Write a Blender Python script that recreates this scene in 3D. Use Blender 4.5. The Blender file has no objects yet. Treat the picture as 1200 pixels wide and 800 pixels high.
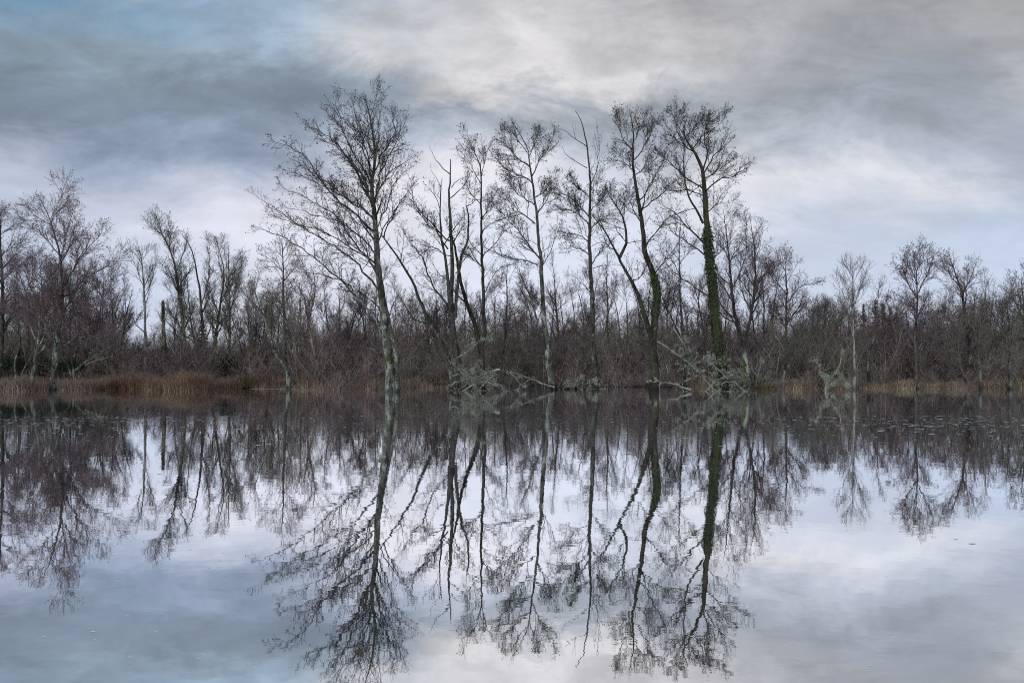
import bpy, math, random
import numpy as np
from math import sin, cos, pi, sqrt, radians

sc = bpy.context.scene
COL = sc.collection
F, HX, HY, CH = 933.0, 600.0, 428.0, 1.2          # focal length in photo pixels, horizon centre, eye height

def P(x, y, D):                                     # photo pixel at distance D -> world point
    return ((x - HX) / F * D, D, CH + (HY - y) / F * D)
def at_water(x, y):                                 # photo pixel on the water surface
    D = CH * F / (y - HY)
    return ((x - HX) / F * D, D)

# ------------------------------------------------------------------ materials
def lin(c):
    return tuple(((v/255.0)/12.92 if v/255.0 <= .04045 else ((v/255.0+.055)/1.055)**2.4) for v in c) + (1.0,)
class NT:
    def __init__(s, tree):
        s.t = tree; s.n = tree.nodes; s.l = tree.links
    def new(s, typ, **kw):
        nd = s.n.new(typ)
        for k, v in kw.items(): setattr(nd, k, v)
        return nd
    def link(s, a, b): s.l.new(a, b)
    def val(s, sock, v):
        if hasattr(v, 'is_output'): s.l.new(v, sock)
        else: sock.default_value = v
    def math(s, op, a, b=None, c=None, clamp=False):
        nd = s.new('ShaderNodeMath', operation=op); nd.use_clamp = clamp
        s.val(nd.inputs[0], a)
        if b is not None: s.val(nd.inputs[1], b)
        if c is not None: s.val(nd.inputs[2], c)
        return nd.outputs[0]
    def mix(s, f, a, b, blend='MIX'):
        nd = s.new('ShaderNodeMix', data_type='RGBA', blend_type=blend)
        s.val(nd.inputs[0], f); s.val(nd.inputs[6], a); s.val(nd.inputs[7], b)
        return nd.outputs[2]
    def maprange(s, v, a, b, c=0.0, d=1.0, interp='LINEAR'):
        nd = s.new('ShaderNodeMapRange', interpolation_type=interp); nd.clamp = True
        s.val(nd.inputs[0], v)
        for i, q in enumerate((a, b, c, d)): nd.inputs[i+1].default_value = q
        return nd.outputs[0]
    def noise(s, vec, scale, detail=3, rough=.55, dist=0.0):
        nd = s.new('ShaderNodeTexNoise'); 
        if vec is not None: s.link(vec, nd.inputs['Vector'])
        nd.inputs['Scale'].default_value = scale; nd.inputs['Detail'].default_value = detail
        nd.inputs['Roughness'].default_value = rough; nd.inputs['Distortion'].default_value = dist
        return nd.outputs[0]

def base_mat(name, rough=.9):
    m = bpy.data.materials.new(name); m.use_nodes = True
    nt = NT(m.node_tree); b = nt.n['Principled BSDF']
    b.inputs['Roughness'].default_value = rough
    b.inputs['Specular IOR Level'].default_value = .25
    return m, nt, b

def bark_mat(name, dark, mid, pale, lichen, z0, z1, moss=None, moss_amt=.0, upper=.12):
    """dark bark with pale lichen crust, thick near the water and thinning between heights z0 and z1"""
    m, nt, b = base_mat(name)
    geo = nt.new('ShaderNodeNewGeometry'); pos = geo.outputs['Position']
    sep = nt.new('ShaderNodeSeparateXYZ'); nt.link(pos, sep.inputs[0])
    mp = nt.new('ShaderNodeMapping'); nt.link(pos, mp.inputs[0]); mp.inputs['Scale'].default_value = (1, 1, .45)
    n1 = nt.noise(mp.outputs[0], 3.2, 4, .62); n2 = nt.noise(pos, 14, 4, .7); n3 = nt.noise(pos, 1.1, 2)
    c = nt.mix(nt.maprange(n2, .35, .65), dark, mid)
    amt = nt.maprange(sep.outputs[2], z0, z1, lichen, upper)
    s = nt.math('ADD', nt.math('MULTIPLY', n1, .65), nt.math('MULTIPLY', n2, .35))
    s = nt.math('ADD', s, nt.math('MULTIPLY', nt.math('SUBTRACT', amt, .5), .42))
    c = nt.mix(nt.maprange(s, .475, .53), c, pale)
    if moss:
        mm = nt.maprange(nt.math('ADD', n3, nt.math('MULTIPLY', n2, .3)), .74 - moss_amt, .82 - moss_amt)
        c = nt.mix(mm, c, moss)
    # a dark wet band where the stem stands in the water
    wet = nt.maprange(nt.math('ADD', sep.outputs[2], nt.math('MULTIPLY', n1, .25)), .18, .42, .35, 1)
    c = nt.mix(1.0, c, wet, 'MULTIPLY')
    v = nt.new('ShaderNodeTexVoronoi'); v.feature = 'F1'; v.inputs['Scale'].default_value = 5.5
    mv = nt.new('ShaderNodeMapping'); nt.link(pos, mv.inputs[0]); mv.inputs['Scale'].default_value = (1.2, 1.2, .55); nt.link(mv.outputs[0], v.inputs['Vector'])
    sv = nt.new('ShaderNodeSeparateColor'); nt.link(v.outputs['Color'], sv.inputs[0])
    c = nt.mix(1.0, c, nt.maprange(nt.math('ADD', sv.outputs[0], nt.math('MULTIPLY', n2, .5)), .42, .62, .42, 1.12), 'MULTIPLY')
    nt.link(c, b.inputs['Base Color'])
    bp = nt.new('ShaderNodeBump'); bp.inputs['Strength'].default_value = .8; bp.inputs['Distance'].default_value = .05
    nt.link(n2, bp.inputs['Height']); nt.link(bp.outputs[0], b.inputs['Normal'])
    return m

def vary_mat(name, c1, c2, c3=None, s1=.35, s2=6.0, rough=.95, obj=False, isl=0):
    m, nt, b = base_mat(name, rough)
    pos = nt.new('ShaderNodeNewGeometry').outputs['Position']
    a = nt.noise(pos, s1, 3); d = nt.noise(pos, s2, 3, .6)
    c = nt.mix(nt.maprange(a, .38, .62), c1, c2)
    if c3: c = nt.mix(nt.maprange(d, .5, .68), c, c3)
    if obj:
        oi = nt.new('ShaderNodeObjectInfo')
        c = nt.mix(1.0, c, nt.maprange(oi.outputs['Random'], 0, 1, .72, 1.25), 'MULTIPLY')
    if isl:
        gi = nt.new('ShaderNodeNewGeometry').outputs['Random Per Island']
        c = nt.mix(1.0, c, nt.maprange(gi, 0, 1, 1-isl, 1+isl), 'MULTIPLY')
        c = nt.mix(nt.maprange(gi, .93, .96, 0, .45), c, (.42, .43, .38, 1))
    nt.link(c, b.inputs['Base Color'])
    return m

M = {}
M['alder'] = bark_mat('alder_bark', (.035,.034,.030,1), (.085,.085,.072,1), (.24,.275,.235,1), .36, 1.0, 9, moss=(.055,.058,.018,1), moss_amt=.03, upper=.15)
M['alder_pale'] = bark_mat('pale_lichen_bark', (.06,.06,.052,1), (.12,.12,.10,1), (.29,.33,.28,1), .46, 1.5, 11, moss=(.055,.058,.02,1), moss_amt=.02, upper=.25)
M['mossy'] = bark_mat('mossy_bark', (.028,.026,.020,1), (.07,.065,.045,1), (.13,.15,.12,1), .26, 1.0, 8, moss=(.048,.052,.018,1), moss_amt=.05)
M['pink_bark'] = bark_mat('peeling_bark', (.10,.075,.06,1), (.22,.17,.145,1), (.36,.34,.30,1), .6, 1, 6)
M['birch'] = bark_mat('birch_bark', (.10,.10,.095,1), (.22,.22,.20,1), (.30,.30,.27,1), .6, 2, 9, upper=.35)
M['grey_bark'] = bark_mat('grey_bark', (.045,.040,.036,1), (.10,.09,.08,1), (.15,.165,.145,1), .42, 1, 8)
M['olive_bark'] = bark_mat('olive_bark', (.06,.058,.04,1), (.13,.125,.09,1), (.24,.25,.18,1), .6, 1, 9, upper=.3)
M['twig'] = vary_mat('alder_twigs', (.045,.038,.036,1), (.075,.062,.055,1), (.11,.11,.095,1))
M['twig_purple'] = vary_mat('purple_twigs', (.15,.100,.112,1), (.19,.14,.145,1), (.26,.225,.215,1), obj=True)
M['twig_olive'] = vary_mat('olive_twigs', (.13,.12,.10,1), (.18,.165,.135,1), (.25,.24,.20,1), obj=True)
M['twig_lichen'] = vary_mat('lichened_twigs', (.10,.10,.09,1), (.15,.155,.13,1), (.25,.27,.23,1), s1=1.2)
M['cone'] = vary_mat('alder_cones', (.025,.018,.015,1), (.05,.035,.03,1))
M['catkin'] = vary_mat('purple_catkins', (.07,.045,.05,1), (.10,.065,.07,1))
M['lichen'] = vary_mat('grey_green_lichen', (.28,.31,.25,1), (.46,.50,.42,1), (.09,.095,.07,1), s1=2, s2=20)
M['wood_pale'] = vary_mat('weathered_wood', (.20,.20,.17,1), (.42,.44,.38,1), (.05,.045,.04,1), s1=2.5, s2=5)
M['ivy'] = vary_mat('ivy_leaves', (.026,.044,.020,1), (.048,.072,.028,1), (.09,.115,.05,1), s1=1.0, s2=9, rough=.5)
M['thicket'] = vary_mat('thicket_twigs', (.25,.160,.172,1), (.245,.215,.175,1), (.40,.37,.335,1), s1=.22, s2=1.6, isl=.6)
M['thicket_stem'] = vary_mat('thicket_stems', (.13,.115,.10,1), (.20,.185,.16,1), (.38,.39,.345,1), s1=.3, s2=3, isl=.6)
M['rush'] = vary_mat('rust_rushes', (.25,.14,.095,1), (.33,.225,.155,1), (.12,.09,.065,1), s1=.5, s2=5, isl=.65)
M['rush_green'] = vary_mat('olive_rushes', (.15,.13,.055,1), (.20,.16,.08,1), (.08,.09,.03,1), s1=.6, s2=5, isl=.65)
M['sedge'] = vary_mat('dead_sedge', (.27,.175,.145,1), (.35,.27,.215,1), (.20,.18,.13,1), s1=.35, s2=4, isl=.65)
M['straw'] = vary_mat('pale_dead_grass', (.36,.30,.21,1), (.30,.20,.15,1), (.24,.25,.14,1), s1=.5, s2=4, isl=.65)
M['spruce'] = vary_mat('spruce_needles', (.018,.030,.022,1), (.030,.045,.030,1), (.05,.06,.045,1))
M['holly'] = vary_mat('dark_evergreen_leaves', (.035,.055,.034,1), (.06,.085,.05,1), (.10,.12,.08,1))
M['moss'] = vary_mat('bright_moss', (.14,.16,.04,1), (.20,.24,.08,1), (.10,.12,.05,1), s1=2, s2=12)

def ground_mat():
    m, nt, b = base_mat('wet_peat')
    pos = nt.new('ShaderNodeNewGeometry').outputs['Position']
    c = nt.mix(nt.maprange(nt.noise(pos, .5, 4), .35, .65), (.10,.062,.042,1), (.055,.048,.034,1))
    c = nt.mix(nt.maprange(nt.noise(pos, 3.5, 4), .55, .75), c, (.075,.085,.03,1))
    nt.link(c, b.inputs['Base Color'])
    bp = nt.new('ShaderNodeBump'); bp.inputs['Distance'].default_value = .1
    nt.link(nt.noise(pos, 5, 4), bp.inputs['Height']); nt.link(bp.outputs[0], b.inputs['Normal'])
    return m
def water_mat():
    m = bpy.data.materials.new('still_water'); m.use_nodes = True
    nt = NT(m.node_tree); nt.n.remove(nt.n['Principled BSDF'])
    out = nt.n['Material Output']
    pos = nt.new('ShaderNodeNewGeometry').outputs['Position']
    sep = nt.new('ShaderNodeSeparateXYZ'); nt.link(pos, sep.inputs[0])
    def mapped(sx, sy):
        mp = nt.new('ShaderNodeMapping'); nt.link(pos, mp.inputs[0]); mp.inputs['Scale'].default_value = (sx, sy, 1); return mp.outputs[0]
    n1 = nt.noise(mapped(1, 1), 2.6, 2, .5)                 # soft ripples
    n2 = nt.noise(mapped(.9, 1.5), 9.0, 2, .5)              # wind-fretted ripples
    band = nt.noise(mapped(.10, .22), 1.0, 3, .6)           # patches of breeze
    mid = nt.maprange(sep.outputs[1], 8, 17, .10, 1.0)
    gust = nt.math('MULTIPLY', nt.maprange(band, .46, .66), mid)
    hgt = nt.math('ADD', nt.math('MULTIPLY', n1, .0008), nt.math('MULTIPLY', nt.math('MULTIPLY', n2, nt.math('ADD', nt.math('MULTIPLY', gust, 1.3), .05)), .0014))
    bp = nt.new('ShaderNodeBump'); bp.inputs['Strength'].default_value = 1.0; bp.inputs['Distance'].default_value = 1.0
    nt.link(hgt, bp.inputs['Height'])
    gl = nt.new('ShaderNodeBsdfGlossy'); gl.inputs['Color'].default_value = (.975, .98, 1, 1); gl.inputs['Roughness'].default_value = .012
    nt.link(bp.outputs[0], gl.inputs['Normal'])
    df = nt.new('ShaderNodeBsdfDiffuse'); df.inputs['Color'].default_value = (.007, .007, .008, 1)
    mx = nt.new('ShaderNodeAddShader'); nt.link(df.outputs[0], mx.inputs[0]); nt.link(gl.outputs[0], mx.inputs[1])
    nt.link(mx.outputs[0], out.inputs[0])
    return m
M['ground'] = ground_mat(); M['water'] = water_mat()
def foam_glint_mat():
    m, nt, b = base_mat('pale_foam_glints', .6)
    b.inputs['Base Color'].default_value = (.9, .92, .95, 1)  # near-white base colour also carries the sky glints of rippled water
    return m
M['foam'] = foam_glint_mat()

# ------------------------------------------------------------------ mesh helpers
class Geo:
    def __init__(s): s.v = []; s.f = []; s.m = []; s.n = 0
    def add(s, v, f, mi=0):                          # v (N,3), f (K,3|4)
        v = np.asarray(v, dtype=np.float32).reshape(-1, 3); f = np.asarray(f, dtype=np.int64)
        s.v.append(v); s.f.append(f + s.n); s.m.append(np.full(len(f), mi, dtype=np.int32)); s.n += len(v)
    def tubes(s, branches, sides=3, mi=0):           # branches: list of (pts, radii)
        groups = {}
        for b in branches: groups.setdefault(len(b[0]), []).append(b)
        for n, bs in groups.items():
            if n < 2: continue
            pts = np.array([b[0] for b in bs], dtype=np.float64); R = np.array([b[1] for b in bs], dtype=np.float64)
            T = np.gradient(pts, axis=1); T /= np.linalg.norm(T, axis=2, keepdims=True) + 1e-9
            av = np.abs(T.mean(axis=1)); k = np.argmin(av, axis=1)
            ref = np.zeros((len(bs), 3)); ref[np.arange(len(bs)), k] = 1
            U = np.cross(T, ref[:, None, :]); U /= np.linalg.norm(U, axis=2, keepdims=True) + 1e-9
            V = np.cross(T, U)
            ang = np.arange(sides) * 2 * pi / sides
            ring = pts[:, :, None, :] + R[:, :, None, None] * (np.cos(ang)[None, None, :, None] * U[:, :, None, :] + np.sin(ang)[None, None, :, None] * V[:, :, None, :])
            B = len(bs)
            i = np.arange(n - 1)[:, None] * sides; j = np.arange(sides)[None, :]; jn = (j + 1) % sides
            q = np.stack([i + j, i + jn, i + sides + jn, i + sides + j], axis=-1).reshape(-1, 4)
            q = (q[None] + (np.arange(B) * n * sides)[:, None, None]).reshape(-1, 4)
            s.add(ring.reshape(-1, 3), q, mi)
    def blobs(s, pts, rad, mi=0, squash=1.3):        # small octahedra (cones, catkins, buds)
        if len(pts) == 0: return
        pts = np.asarray(pts, dtype=np.float64); rad = np.asarray(rad)[:, None, None]
        o = np.array([[1,0,0],[0,1,0],[-1,0,0],[0,-1,0],[0,0,squash],[0,0,-squash]], dtype=np.float64)
        v = pts[:, None, :] + o[None] * rad
        t = np.array([[0,1,4],[1,2,4],[2,3,4],[3,0,4],[1,0,5],[2,1,5],[3,2,5],[0,3,5]])
        f = (t[None] + (np.arange(len(pts)) * 6)[:, None, None]).reshape(-1, 3)
        s.add(v.reshape(-1, 3), f, mi)
    def leaves(s, pts, size, rng, mi=0, aspect=.8, nrm=None):     # rhombic leaves folded on their midrib
        n = len(pts)
        if n == 0: return
        pts = np.asarray(pts, dtype=np.float64); size = np.broadcast_to(np.asarray(size, dtype=np.float64), (n,))[:, None]
        a = rng.normal(size=(n, 3)); a /= np.linalg.norm(a, axis=1, keepdims=True)
        if nrm is not None: a = a * .8 + nrm; a /= np.linalg.norm(a, axis=1, keepdims=True)
        b = np.cross(a, rng.normal(size=(n, 3))); b /= np.linalg.norm(b, axis=1, keepdims=True)
        c = np.cross(a, b)
        v = np.stack([pts - b*size*.5, pts + c*size*.5*aspect + a*size*.12, pts + b*size*.5, pts - c*size*.5*aspect + a*size*.12], axis=1)
        i = np.arange(n)[:, None] * 4
        f = np.concatenate([i + np.array([[0,1,2]]), i + np.array([[0,2,3]])])
        s.add(v.reshape(-1, 3), f, mi)
    def blades(s, base, h, lean, w, mi=0):           # grass blades: base (n,3), h (n,), lean (n,2), w (n,)
        n = len(base); base = np.asarray(base, dtype=np.float64)
        th = np.arctan2(lean[:, 1], lean[:, 0]) + pi/2
        side = np.stack([np.cos(th), np.sin(th), np.zeros(n)], axis=1)
        lv = []
        for t, ww in ((0, 1), (.45, .8), (.8, .5), (1.0, .08)):
            c = base + np.stack([lean[:, 0]*t*t, lean[:, 1]*t*t, h*(t - .22*t*t*np.hypot(lean[:, 0], lean[:, 1])/np.maximum(h, .05))], axis=1)
            lv.append(c - side*(w*ww*.5)[:, None]); lv.append(c + side*(w*ww*.5)[:, None])
        v = np.stack(lv, axis=1)
        q = np.array([[0,1,3,2],[2,3,5,4],[4,5,7,6]])
        f = (q[None] + (np.arange(n)*8)[:, None, None]).reshape(-1, 4)
        s.add(v.reshape(-1, 3), f, mi)
    def arrays(s):
        return s.v, s.f, s.m
    def build(s, name, mats, parent=None, origin=(0, 0, 0), smooth=True):
        me = bpy.data.meshes.new(name)
        v = np.concatenate(s.v) - np.array(origin, dtype=np.float32)
        sizes = np.concatenate([np.full(len(f), f.shape[1]) for f in s.f])
        loops = np.concatenate([f.ravel() for f in s.f])
        mi = np.concatenate(s.m)
        me.vertices.add(len(v)); me.vertices.foreach_set('co', v.astype(np.float32).ravel())
        me.loops.add(len(loops)); me.loops.foreach_set('vertex_index', loops.astype(np.int32))
        me.polygons.add(len(sizes))
        st = np.concatenate([[0], np.cumsum(sizes)[:-1]]).astype(np.int32)
        me.polygons.foreach_set('loop_start', st)
        for mm in (mats if isinstance(mats, (list, tuple)) else [mats]): me.materials.append(mm)
        me.polygons.foreach_set('material_index', mi.astype(np.int32))
        me.polygons.foreach_set('use_smooth', np.full(len(sizes), smooth))
        me.update(calc_edges=True)
        o = bpy.data.objects.new(name, me); COL.objects.link(o)
        if parent is not None: o.parent = parent
        else: o.location = origin
        return o

def tag(o, label=None, cat=None, group=None, kind=None):
    if label: o['label'] = label
    if cat: o['category'] = cat
    if group: o['group'] = group
    if kind: o['kind'] = kind
    return o
def thing(name, label, cat, loc, group=None):
    o = bpy.data.objects.new(name, None); COL.objects.link(o); o.location = loc; o.empty_display_size = .3
    return tag(o, label, cat, group)

# ------------------------------------------------------------------ branching
def smooth_path(pts, rads, rnd, step=.35, wig=.02):
    """Catmull-Rom through the points, resampled about every step metres, slightly crooked"""
    n = len(pts); out = []; ro = []
    for i in range(n - 1):
        p0 = pts[max(i-1, 0)]; p1 = pts[i]; p2 = pts[i+1]; p3 = pts[min(i+2, n-1)]
        L = sqrt(sum((a-b)**2 for a, b in zip(p1, p2))); k = max(1, int(L/step + .5))
        for j in range(k):
            t = j/k; t2 = t*t; t3 = t2*t
            q = [.5*((2*p1[a]) + (-p0[a]+p2[a])*t + (2*p0[a]-5*p1[a]+4*p2[a]-p3[a])*t2 + (-p0[a]+3*p1[a]-3*p2[a]+p3[a])*t3) for a in range(3)]
            if out: q = [c + rnd.gauss(0, wig) for c in q]
            out.append(tuple(q)); ro.append(rads[i] + (rads[i+1]-rads[i])*t)
    out.append(tuple(pts[-1])); ro.append(rads[-1])
    return out, ro

def norm(v):
    l = sqrt(v[0]*v[0]+v[1]*v[1]+v[2]*v[2]) or 1e-9
    return (v[0]/l, v[1]/l, v[2]/l)
def side_dir(t, ang, rnd):
    while True:
        r = (rnd.gauss(0, 1), rnd.gauss(0, 1), rnd.gauss(0, 1))
        c = (t[1]*r[2]-t[2]*r[1], t[2]*r[0]-t[0]*r[2], t[0]*r[1]-t[1]*r[0])
        l = sqrt(c[0]**2+c[1]**2+c[2]**2)
        if l > .2: break
    ca, sa = cos(ang), sin(ang)/l
    return (t[0]*ca+c[0]*sa, t[1]*ca+c[1]*sa, t[2]*ca+c[2]*sa)

# per level: spacing (m), length (m), radius, segments, angle range, wiggle, up-turn
ALDER = dict(sp=(.24, .15, .105), ln=(1.25, .58, .27), rd=(.017, .0088, .0058), sg=(6, 3, 2), an=((.38, .85), (.4, .9), (.4, 1.0)), wg=(.13, .16, .2), up=(.10, .06, .03), cone=.20)
BUSHY = dict(sp=(.20, .13, .11), ln=(1.25, .62, .28), rd=(.016, .009, .006), sg=(5, 3, 2), an=((.35, .75), (.35, .8), (.4, .9)), wg=(.13, .16, .2), up=(.16, .12, .08), cone=.12)
BIRCH = dict(sp=(.22, .13, .11), ln=(1.15, .62, .28), rd=(.014, .0085, .006), sg=(5, 3, 2), an=((.35, .65), (.35, .65), (.35, .7)), wg=(.09, .12, .15), up=(.12, .1, .06), cone=.0)

def sprout(path, rad, lvl, K, rnd, out, tips, dens=1.0, start=.12, scale=1.0, end_boost=True, maxlvl=3):
    """side shoots along a path; out collects (pts, radii) branches, tips the cone positions"""
    cum = [0.0]
    for a, b in zip(path, path[1:]): cum.append(cum[-1] + sqrt((a[0]-b[0])**2+(a[1]-b[1])**2+(a[2]-b[2])**2))
    L = cum[-1]
    if L < .02: return
    s = L*start + rnd.random()*K['sp'][lvl]/dens
    i = 0
    while s < L:
        while i < len(cum)-2 and cum[i+1] < s: i += 1
        t = (s-cum[i])/max(cum[i+1]-cum[i], 1e-6)
        a, b = path[i], path[i+1]
        p = (a[0]+(b[0]-a[0])*t, a[1]+(b[1]-a[1])*t, a[2]+(b[2]-a[2])*t)
        r = rad[i]+(rad[i+1]-rad[i])*t
        tan = norm((b[0]-a[0], b[1]-a[1], b[2]-a[2]))
        shoot(p, side_dir(tan, rnd.uniform(*K['an'][lvl]), rnd), K['ln'][lvl]*scale*rnd.uniform(.45, 1.25)*(1.2-.9*s/L), min(r*.75, K['rd'][lvl]*scale**.5), lvl, K, rnd, out, tips, dens, scale, maxlvl)
        s += K['sp'][lvl]*rnd.uniform(.5, 1.5)/dens
    if end_boost:
        a, b = path[-2], path[-1]; tan = norm((b[0]-a[0], b[1]-a[1], b[2]-a[2]))
        for _ in range(2): shoot(b, side_dir(tan, rnd.uniform(.1, .5), rnd), K['ln'][lvl]*scale*rnd.uniform(.15, .35), rad[-1]*.9, lvl, K, rnd, out, tips, dens, scale, maxlvl)
def shoot(p, d, ln, r, lvl, K, rnd, out, tips, dens, scale, maxlvl):
    n = K['sg'][lvl]; st = ln/n; wg = K['wg'][lvl]; up = K['up'][lvl]
    path = [p]; rad = [r]; q = p
    for k in range(n):
        d = norm((d[0]+rnd.gauss(0, wg), d[1]+rnd.gauss(0, wg), d[2]+rnd.gauss(0, wg)+up))
        q = (q[0]+d[0]*st, q[1]+d[1]*st, q[2]+d[2]*st)
        path.append(q); rad.append(max(r*(1-.62*(k+1)/n), .0038))
    out.append((path, rad))
    if lvl+1 < maxlvl: sprout(path, rad, lvl+1, K, rnd, out, tips, dens, .12, scale, False, maxlvl)
    if lvl >= 1 and rnd.random() < K['cone']:
        for _ in range(rnd.choice((1, 2, 2, 3))): tips.append((q[0]+rnd.gauss(0, .03), q[1]+rnd.gauss(0, .03), q[2]+rnd.gauss(0, .03)-.01))

def jit_px(pts, D, depth, rnd, D0=None):
    """limb drawn in photo pixels, leaning towards or away from the viewer by depth metres at its tip"""
    n = len(pts); out = []
    for i, (x, y) in enumerate(pts):
        d = D + depth*(i/(n-1))**1.1 + (0 if D0 is None else D0)
        out.append(P(x, y, d))
    return out

def make_tree(name, label, cat, D, stems, limbs=(), K=ALDER, seed=1, bark='alder', twig='twig', cone='cone', group=None, scale=1.0, dens=1.0, auto=0, auto_len=2.2, auto_from=.35, base_z=-.25, cone_r=.018, extra=None, maxlvl=3, stem_dens=.55):
    """stems: list of (pixel points, r0 at base, r1 at tip, dens); limbs: (pixel points, r0, dens, depth)"""
    rnd = random.Random(seed); rng = np.random.default_rng(seed)
    if group and 'dead branches' not in label:       # leave room for the shoots above the limb tips
        dn = lambda pts: [(x, y + 11*max(0, (205-y)/90)) for x, y in pts]
        stems = [(dn(p), a, b, c) for p, a, b, c in stems]; limbs = [(dn(p), a, b, c) for p, a, b, c in limbs]
    bx = P(stems[0][0][0][0], 400, D); org = (bx[0], D, 0.0)
    root = thing(name, label, cat, org, group)
    out, tips = [], []
    spaths = []
    for k, (pts, r0, r1, sd) in enumerate(stems):
        dep = 0 if k == 0 else rnd.uniform(-.8, .8)
        w = [P(x, y, D + dep*i/(len(pts)-1)) for i, (x, y) in enumerate(pts)]
        if k == 0 or stems[k][0][0][1] > 448: w[0] = (w[0][0], w[0][1], base_z)
        n = len(w); rr = [r1 + (r0-r1)*(1-i/(n-1))**1.15 for i in range(n)]
        path, rad = smooth_path(w, rr, rnd, .35, .012*scale)
        if k == 0:                                   # a slight flare at the foot
            for i in range(min(3, len(rad))): rad[i] *= (1.35, 1.15, 1.04)[i]
        g = Geo(); g.tubes([(path, rad)], 10); g.build('trunk', M[bark], root, org)
        spaths.append((path, rad, sd))
        if sd > 0: sprout(path, rad, 0, K, rnd, out, tips, sd*stem_dens, .45 if k == 0 else .3, scale, True, maxlvl)
    lp = []
    for pts, r0, ld, dep in limbs:
        w = jit_px(pts, D, dep, rnd)
        n = len(w); rr = [max(r0*.78*(1-.85*(i/(n-1))**.8), .007) for i in range(n)]
        path, rad = smooth_path(w, rr, rnd, .3, .032*scale)
        lp.append((path, rad, ld))
    for _ in range(auto):                            # further limbs, fanned all round the stems
        path, rad, sd = rnd.choice([q for q in spaths if q[2] > 0] or spaths)
        i = int(len(path)*rnd.uniform(auto_from, .93)); i = min(max(i, 1), len(path)-2)
        t = norm(tuple(b-a for a, b in zip(path[i-1], path[i+1])))
        d = side_dir(t, rnd.uniform(.55, 1.0), rnd); ln = .8*auto_len*rnd.uniform(.6, 1.3)*(1.15-.6*i/len(path))
        q = path[i]; pp = [q]; m = 6
        for k in range(m):
            d = norm((d[0]+rnd.gauss(0, .13), d[1]+rnd.gauss(0, .13), d[2]+rnd.gauss(0, .1)+.10)); q = tuple(a+b*ln/m for a, b in zip(q, d)); pp.append(q)
        r0 = min(rad[i]*.55, .05*scale)
        lp.append((pp, [max(r0*(1-.8*k/m), .008) for k in range(m+1)], 1.0))
    for _ in range(9 if group else 0):               # short wispy side branches low on the stems
        path, rad, sd = rnd.choice(spaths); i = int(len(path)*rnd.uniform(.14, .55)); i = min(max(i, 2), len(path)-2)
        d = side_dir(norm(tuple(b-a for a, b in zip(path[i-1], path[i+1]))), rnd.uniform(.7, 1.3), rnd); ln = rnd.uniform(.6, 1.9); q = path[i]; pp = [q]
        for k in range(5):
            d = norm((d[0]+rnd.gauss(0, .2), d[1]+rnd.gauss(0, .2), d[2]+rnd.gauss(0, .2)+.03)); q = tuple(a+b*ln/5 for a, b in zip(q, d)); pp.append(q)
        lp.append((pp, [.018-.0024*k for k in range(6)], .55))
    for path, rad, ld in lp:
        g = Geo(); g.tubes([(path, rad)], 6); g.build('limb', M[bark], root, org)
        if ld > 0: sprout(path, rad, 0, K, rnd, out, tips, ld*dens, .15, scale, True, maxlvl)
    if out:
        g = Geo(); g.tubes(out, 3, 0)
        if tips: g.blobs(tips, rng.uniform(.6, 1.25, len(tips))*cone_r, 1)
        g.build('crown', [M[twig], M[cone]], root, org)
    if extra: extra(root, org, spaths, rnd, rng)
    return root

def ivy_on(i0, i1, depth, count, stem=0, size=.085):
    def f(root, org, spaths, rnd, rng):
        path, rad, _ = spaths[stem]; n = len(path); a, b = int(n*i0), max(int(n*i1), int(n*i0)+2)
        pts, nr = [], []
        for _ in range(count):
            u = rnd.random()**.85; k = a + u*(b-a-1); i = min(int(k), n-2); t = k-i
            c = [path[i][j]+(path[i+1][j]-path[i][j])*t for j in range(3)]
            lump = .55 + .55*sin(k*1.9) * sin(k*.7+1) + .35*sin(k*.37)
            r = rad[i] + depth*(1-.55*u)*max(lump, .25)*rnd.random()
            th = rnd.uniform(0, 2*pi); pts.append((c[0]+cos(th)*r, c[1]+sin(th)*r, c[2]+rnd.gauss(0, .05))); nr.append((cos(th), sin(th), .3))
        g = Geo(); g.leaves(pts, rng.uniform(.6, 1.3, count)*size, rng, 0, .85, np.array(nr)); g.build('ivy', M['ivy'], root, org, smooth=False)
    return f

# ------------------------------------------------------------------ setting: water, ground, sky
def bank_y(x):                                       # distance of the far bank's edge from the camera
    b = 40.6 + 1.3*math.sin(x*.31+1) + .8*math.sin(x*.83) + .4*math.sin(x*2.1)
    if x > -7: b += 3.4*min(1, (x+7)/5)
    if x > 9: b -= 2.8*min(1, (x-9)/6)
    return b
g = Geo()
g.add([(-1500, -300, 0), (1500, -300, 0), (1500, 1800, 0), (-1500, 1800, 0)], [(0, 1, 2, 3)])
tag(g.build('water', M['water'], None, (0, 0, 0)), kind='structure')

def ground_h(x, y):
    e = y - bank_y(max(-40, min(40, x)))
    n = .10*sin(x*.9+y*.5) + .07*sin(x*2.3-y*1.7) + .05*sin(x*4.1+y*3.3) + .09*sin(x*.37-y*.61)
    h = -.3 + .42*max(0, min(1, (e+1)/2.2)) + n*max(0, min(1, (e+1)/2))*.7
    h += .35*max(0, min(1, (e-4)/14))
    if y > 90: h += 4.0*min(1, (y-90)/300)
    return h
xs = np.concatenate([np.linspace(-1400, -60, 14), np.arange(-56, 56.1, .5), np.linspace(60, 1400, 14)])
ys = np.concatenate([np.arange(37, 62, .4), np.arange(62, 100, 2.0), np.linspace(104, 1700, 22)])
V = np.array([(x, y, ground_h(x, y)) for y in ys for x in xs]); nx = len(xs)
i = np.arange(len(ys)-1)[:, None]*nx; j = np.arange(nx-1)[None, :]
Q = np.stack([i+j, i+j+1, i+j+1+nx, i+j+nx], axis=-1).reshape(-1, 4)
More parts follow.
